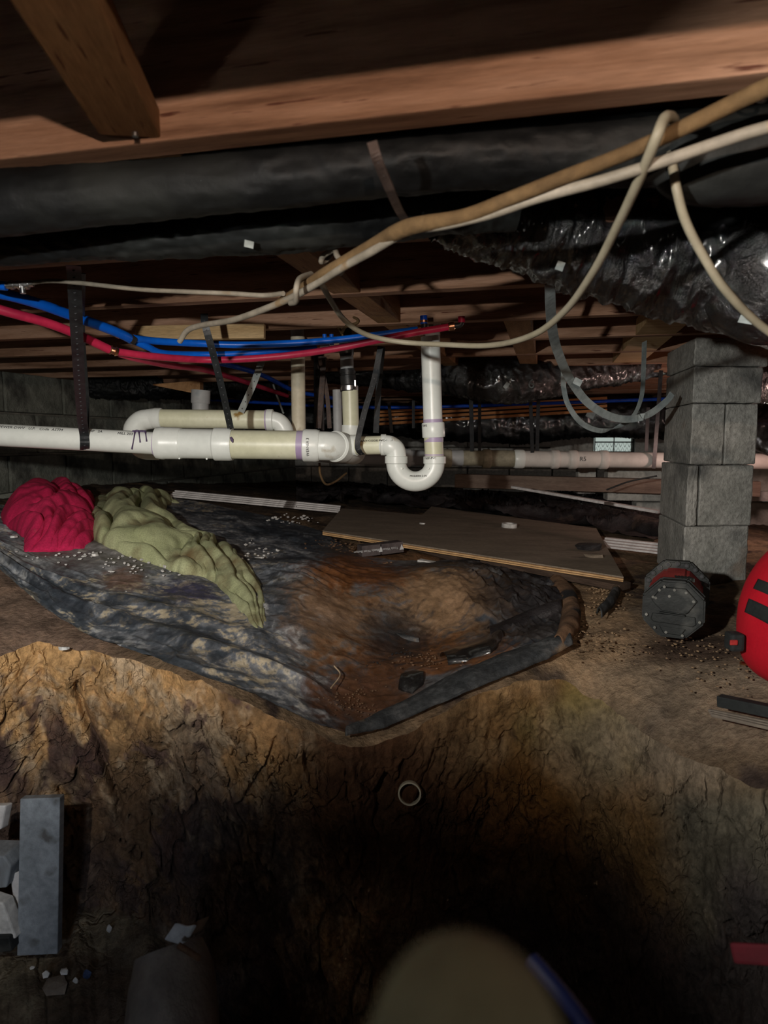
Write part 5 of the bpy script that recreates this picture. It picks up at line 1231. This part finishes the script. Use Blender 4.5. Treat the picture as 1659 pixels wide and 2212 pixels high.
fn_ = -axo; ua = Vector((1, 0, 0)); ua = (ua-fn_*ua.dot(fn_)).normalized(); va_ = ua.cross(fn_); va_ = va_ if va_.z > 0 else -va_
fc = cF+fn_*.001
def fp(x, y, o=0.0): return fc+ua*x*rF+va_*y*rF+fn_*o
# raised face panel (upper), recess handle band, screws
def poly_plate(name, pts, h, m_):
    n = len(pts); v = [fp(x, y, -.002) for x, y in pts]+[fp(x*.97, y*.97, h) for x, y in pts]
    f = [tuple(range(n)), tuple(range(n, 2*n))[::-1]]+[(k, (k+1) % n, (k+1) % n+n, k+n) for k in range(n)]
    o = fix_normals(mesh(name, v, f, m_, tool, smooth=False)); b_ = o.modifiers.new('b', 'BEVEL'); b_.width = .0015; b_.segments = 2; return o
poly_plate('face_panel', [(-.66, .28), (-.36, .72), (.36, .72), (.70, .34), (.44, -.06), (.36, -.10), (-.34, -.04), (-.52, .12)], .006, M['tool'])
poly_plate('face_panel', [(-.62, -.16), (.66, -.18), (.70, -.42), (.6, -.50), (-.58, -.44), (-.66, -.36)], .004, M['tool'])
poly_plate('handle_bar', [(-.40, -.08), (.38, -.13), (.38, -.18), (-.40, -.13)], .009, M['tool'])
poly_plate('face_panel', [(-.40, -.56), (.40, -.60), (.26, -.82), (-.26, -.80)], .004, M['tool'])
for (x, y) in ((-.60, .38), (-.42, .62), (-.12, .45), (.02, .66), (.36, .6), (.58, .34), (-.78, -.2), (.78, -.3), (-.52, -.6), (-.18, -.72), (.30, -.78), (-.52, .36), (-.28, .74)):
    tube('screw', [fp(x, y, .002), fp(x, y, .009)], .0032, M['screw'], tool, 10, smooth_path=False)
for k in range(9):
    t = math.radians(20+140*k/8); p = cR-axo*.002+(ua*math.cos(t)+va_*math.sin(t))*.071
    tube('vent_ring', [p, p-axo*.005], .007, M['tool'], tool, 8, smooth_path=False); tube('vent_hole', [p-axo*.002, p-axo*.0065], .004, M['ink'], tool, 8, smooth_path=False)
for k in range(5):
    p = cF+axo*.065+ua*(.006+.007*k)+va_*(rF*.86); boxm('red_rib', p, (.003, .03, .008), M['tool'], tool)

# ------------------------------------------------------------------ red bag
bc = at(1822, 1240, 1.25); bag = thing('tool_bag', bc-Vector((0, 0, .12)), 'red fabric tool bag with black straps at the right edge', 'bag')
RX, RY, RZ = 205*1.25/F, .15, 185*1.25/F; EXP = 2.2
tilt = Matrix.Rotation(math.radians(-12), 3, 'Y')
def shear(x): return .67*(-.10-.03*np.log1p(np.exp(-(np.asarray(x)+.10)/.03)))+.67*.0
def bsurf(d, sc=1.0):
    r = (np.abs(d[..., 0]/RX)**EXP+np.abs(d[..., 1]/RY)**EXP+np.abs(d[..., 2]/RZ)**EXP)**(-1/EXP)
    p = d*r[..., None]*sc; p[..., 2] += shear(p[..., 0]); return p+np.array(bc)
al = np.linspace(0, 2*np.pi, 90, endpoint=False)[None]; be = np.linspace(-np.pi/2, np.pi/2, 60)[:, None]
D = np.stack([np.cos(be)*np.cos(al), np.cos(be)*np.sin(al), np.sin(be)+0*al], -1)
Rn = 1+.02*(fbm(D[..., 0]*4, D[..., 1]*4, D[..., 2]*4, 3, 600)-.5)
g = bsurf(D); g = (g-np.array(bc))*Rn[..., None]+np.array(bc)
gridmesh('bag_body', g, M['bag_red'], bag, closed=True)
def band(c0, c1, m_, nm):
    """strap sewn round the bag: the part of its surface between two parallel planes"""
    n_v = np.array([.574, 0, .819]); m1 = np.array([.819, 0, -.574]); m2 = np.array([0, 1., 0])
    cc_ = np.linspace(c0, c1, 7)[:, None]*1.25/F; aa_ = np.linspace(math.radians(175), math.radians(345), 110)[None]
    base_ = n_v*cc_[..., None]+0*aa_[..., None]
    # centre of the cross-section lies off the axis, so start from the point of the plane nearest to it
    dr = m1*np.cos(aa_)[..., None]+m2*np.sin(aa_)[..., None]+0*base_
    cen = base_ + m1*(cc_*(-.45))[..., None]
    lo_ = np.zeros(base_.shape[:2]); hi_ = np.full(base_.shape[:2], .4)
    def imp(p): return np.abs(p[..., 0]/RX)**EXP+np.abs(p[..., 1]/RY)**EXP+np.abs((p[..., 2]-shear(p[..., 0]))/RZ)**EXP
    for _ in range(24):
        mid_ = (lo_+hi_)/2; ins = imp(cen+dr*mid_[..., None]) < 1.0
        lo_ = np.where(ins, mid_, lo_); hi_ = np.where(ins, hi_, mid_)
    o = gridmesh(nm, cen+dr*(lo_+.003)[..., None]+np.array(bc), M[m_], bag); s_ = o.modifiers.new('s', 'SOLIDIFY'); s_.thickness = .003; return o
band(-137, -113, 'bag_black', 'bag_strap'); band(-190, -160, 'bag_black', 'bag_strap')
tube('carry_handle', [bc+Vector((-.02, -.03, .075)), bc+Vector((-.01, -.035, .13)), bc+Vector((.07, -.035, .15)), bc+Vector((.15, -.035, .13)), bc+Vector((.16, -.03, .075))], .010, M['bag_black'], bag, 10)
tube('zipper', [bc+Vector((x_, -.085*math.sqrt(max(0, 1-(x_/.17)**2)), .062)) for x_ in np.linspace(-.06, .16, 14)], .005, M['bag_black'], bag, 8)
boxm('side_clip', at(1586, 1385, 1.25), (.026, .03, .034), M['bag_black'], bag, bevel=.006); boxm('clip_inset', at(1585, 1388, 1.233), (.014, .004, .010), M['tool_red'], bag, bevel=.002)
tag(tube('foil_scrap', [at(1600, 1432, 1.33), at(1612, 1434, 1.33)], .004, M['copper'], None, 8, smooth_path=False), 'tiny shiny metal scrap below the red bag', 'scrap')
# straps and things very near the lens
tag(board('red_strap', at(1582, 2058, .62), at(1760, 2068, .58), .018, .008, M['strap_red'], None, None, n=Vector((0, -1, .6)), bevel=.003), 'out of focus red strap end at the lower right edge', 'strap')
kc = at(1010, 2300, .095)
al = np.linspace(0, 2*np.pi, 48, endpoint=False)[None]; be = np.linspace(-np.pi/2, np.pi/2, 32)[:, None]
kg = np.stack([np.cos(be)*np.cos(al)*.0155, np.cos(be)*np.sin(al)*.018, np.sin(be)*.0175+0*al], -1)+np.array(kc)
tag(gridmesh('padded_cap', kg, M['knob'], closed=True), 'blurred pale olive rounded shape at the bottom edge, very close to the lens', 'cap')
tag(tube('blue_hose', [at(1150, 2075, .34), at(1215, 2150, .32), at(1270, 2225, .30), at(1330, 2330, .28)], .0045, M['bluehose'], None, 10), 'blurred blue hose beside the pale cap at the bottom edge', 'hose')

# added plates outside the frame, placed to shade the joists above and pit below
la = LDIR.normalized(); lb = Vector((la.y, -la.x, 0)).normalized(); lc = lb.cross(la)
hl = thing('lamp_rig', LAMP-lc*.04, 'added unseen plates cutting the main lamp off the joists and the pit', 'lamp')
AL = Matrix((lb, la, lc)).transposed()
boxm('light_flag_top', LAMP+la*.035+lc*.030, (.16, .17, .004), M['tool'], hl, ax=AL)
boxm('light_flag_low', LAMP+la*.023-lc*.030+lb*.010, (.070, .140, .004), M['tool'], hl, ax=AL)
boxm('light_flag_back', LAMP-la*.05, (.16, .004, .064), M['tool'], hl, ax=AL)
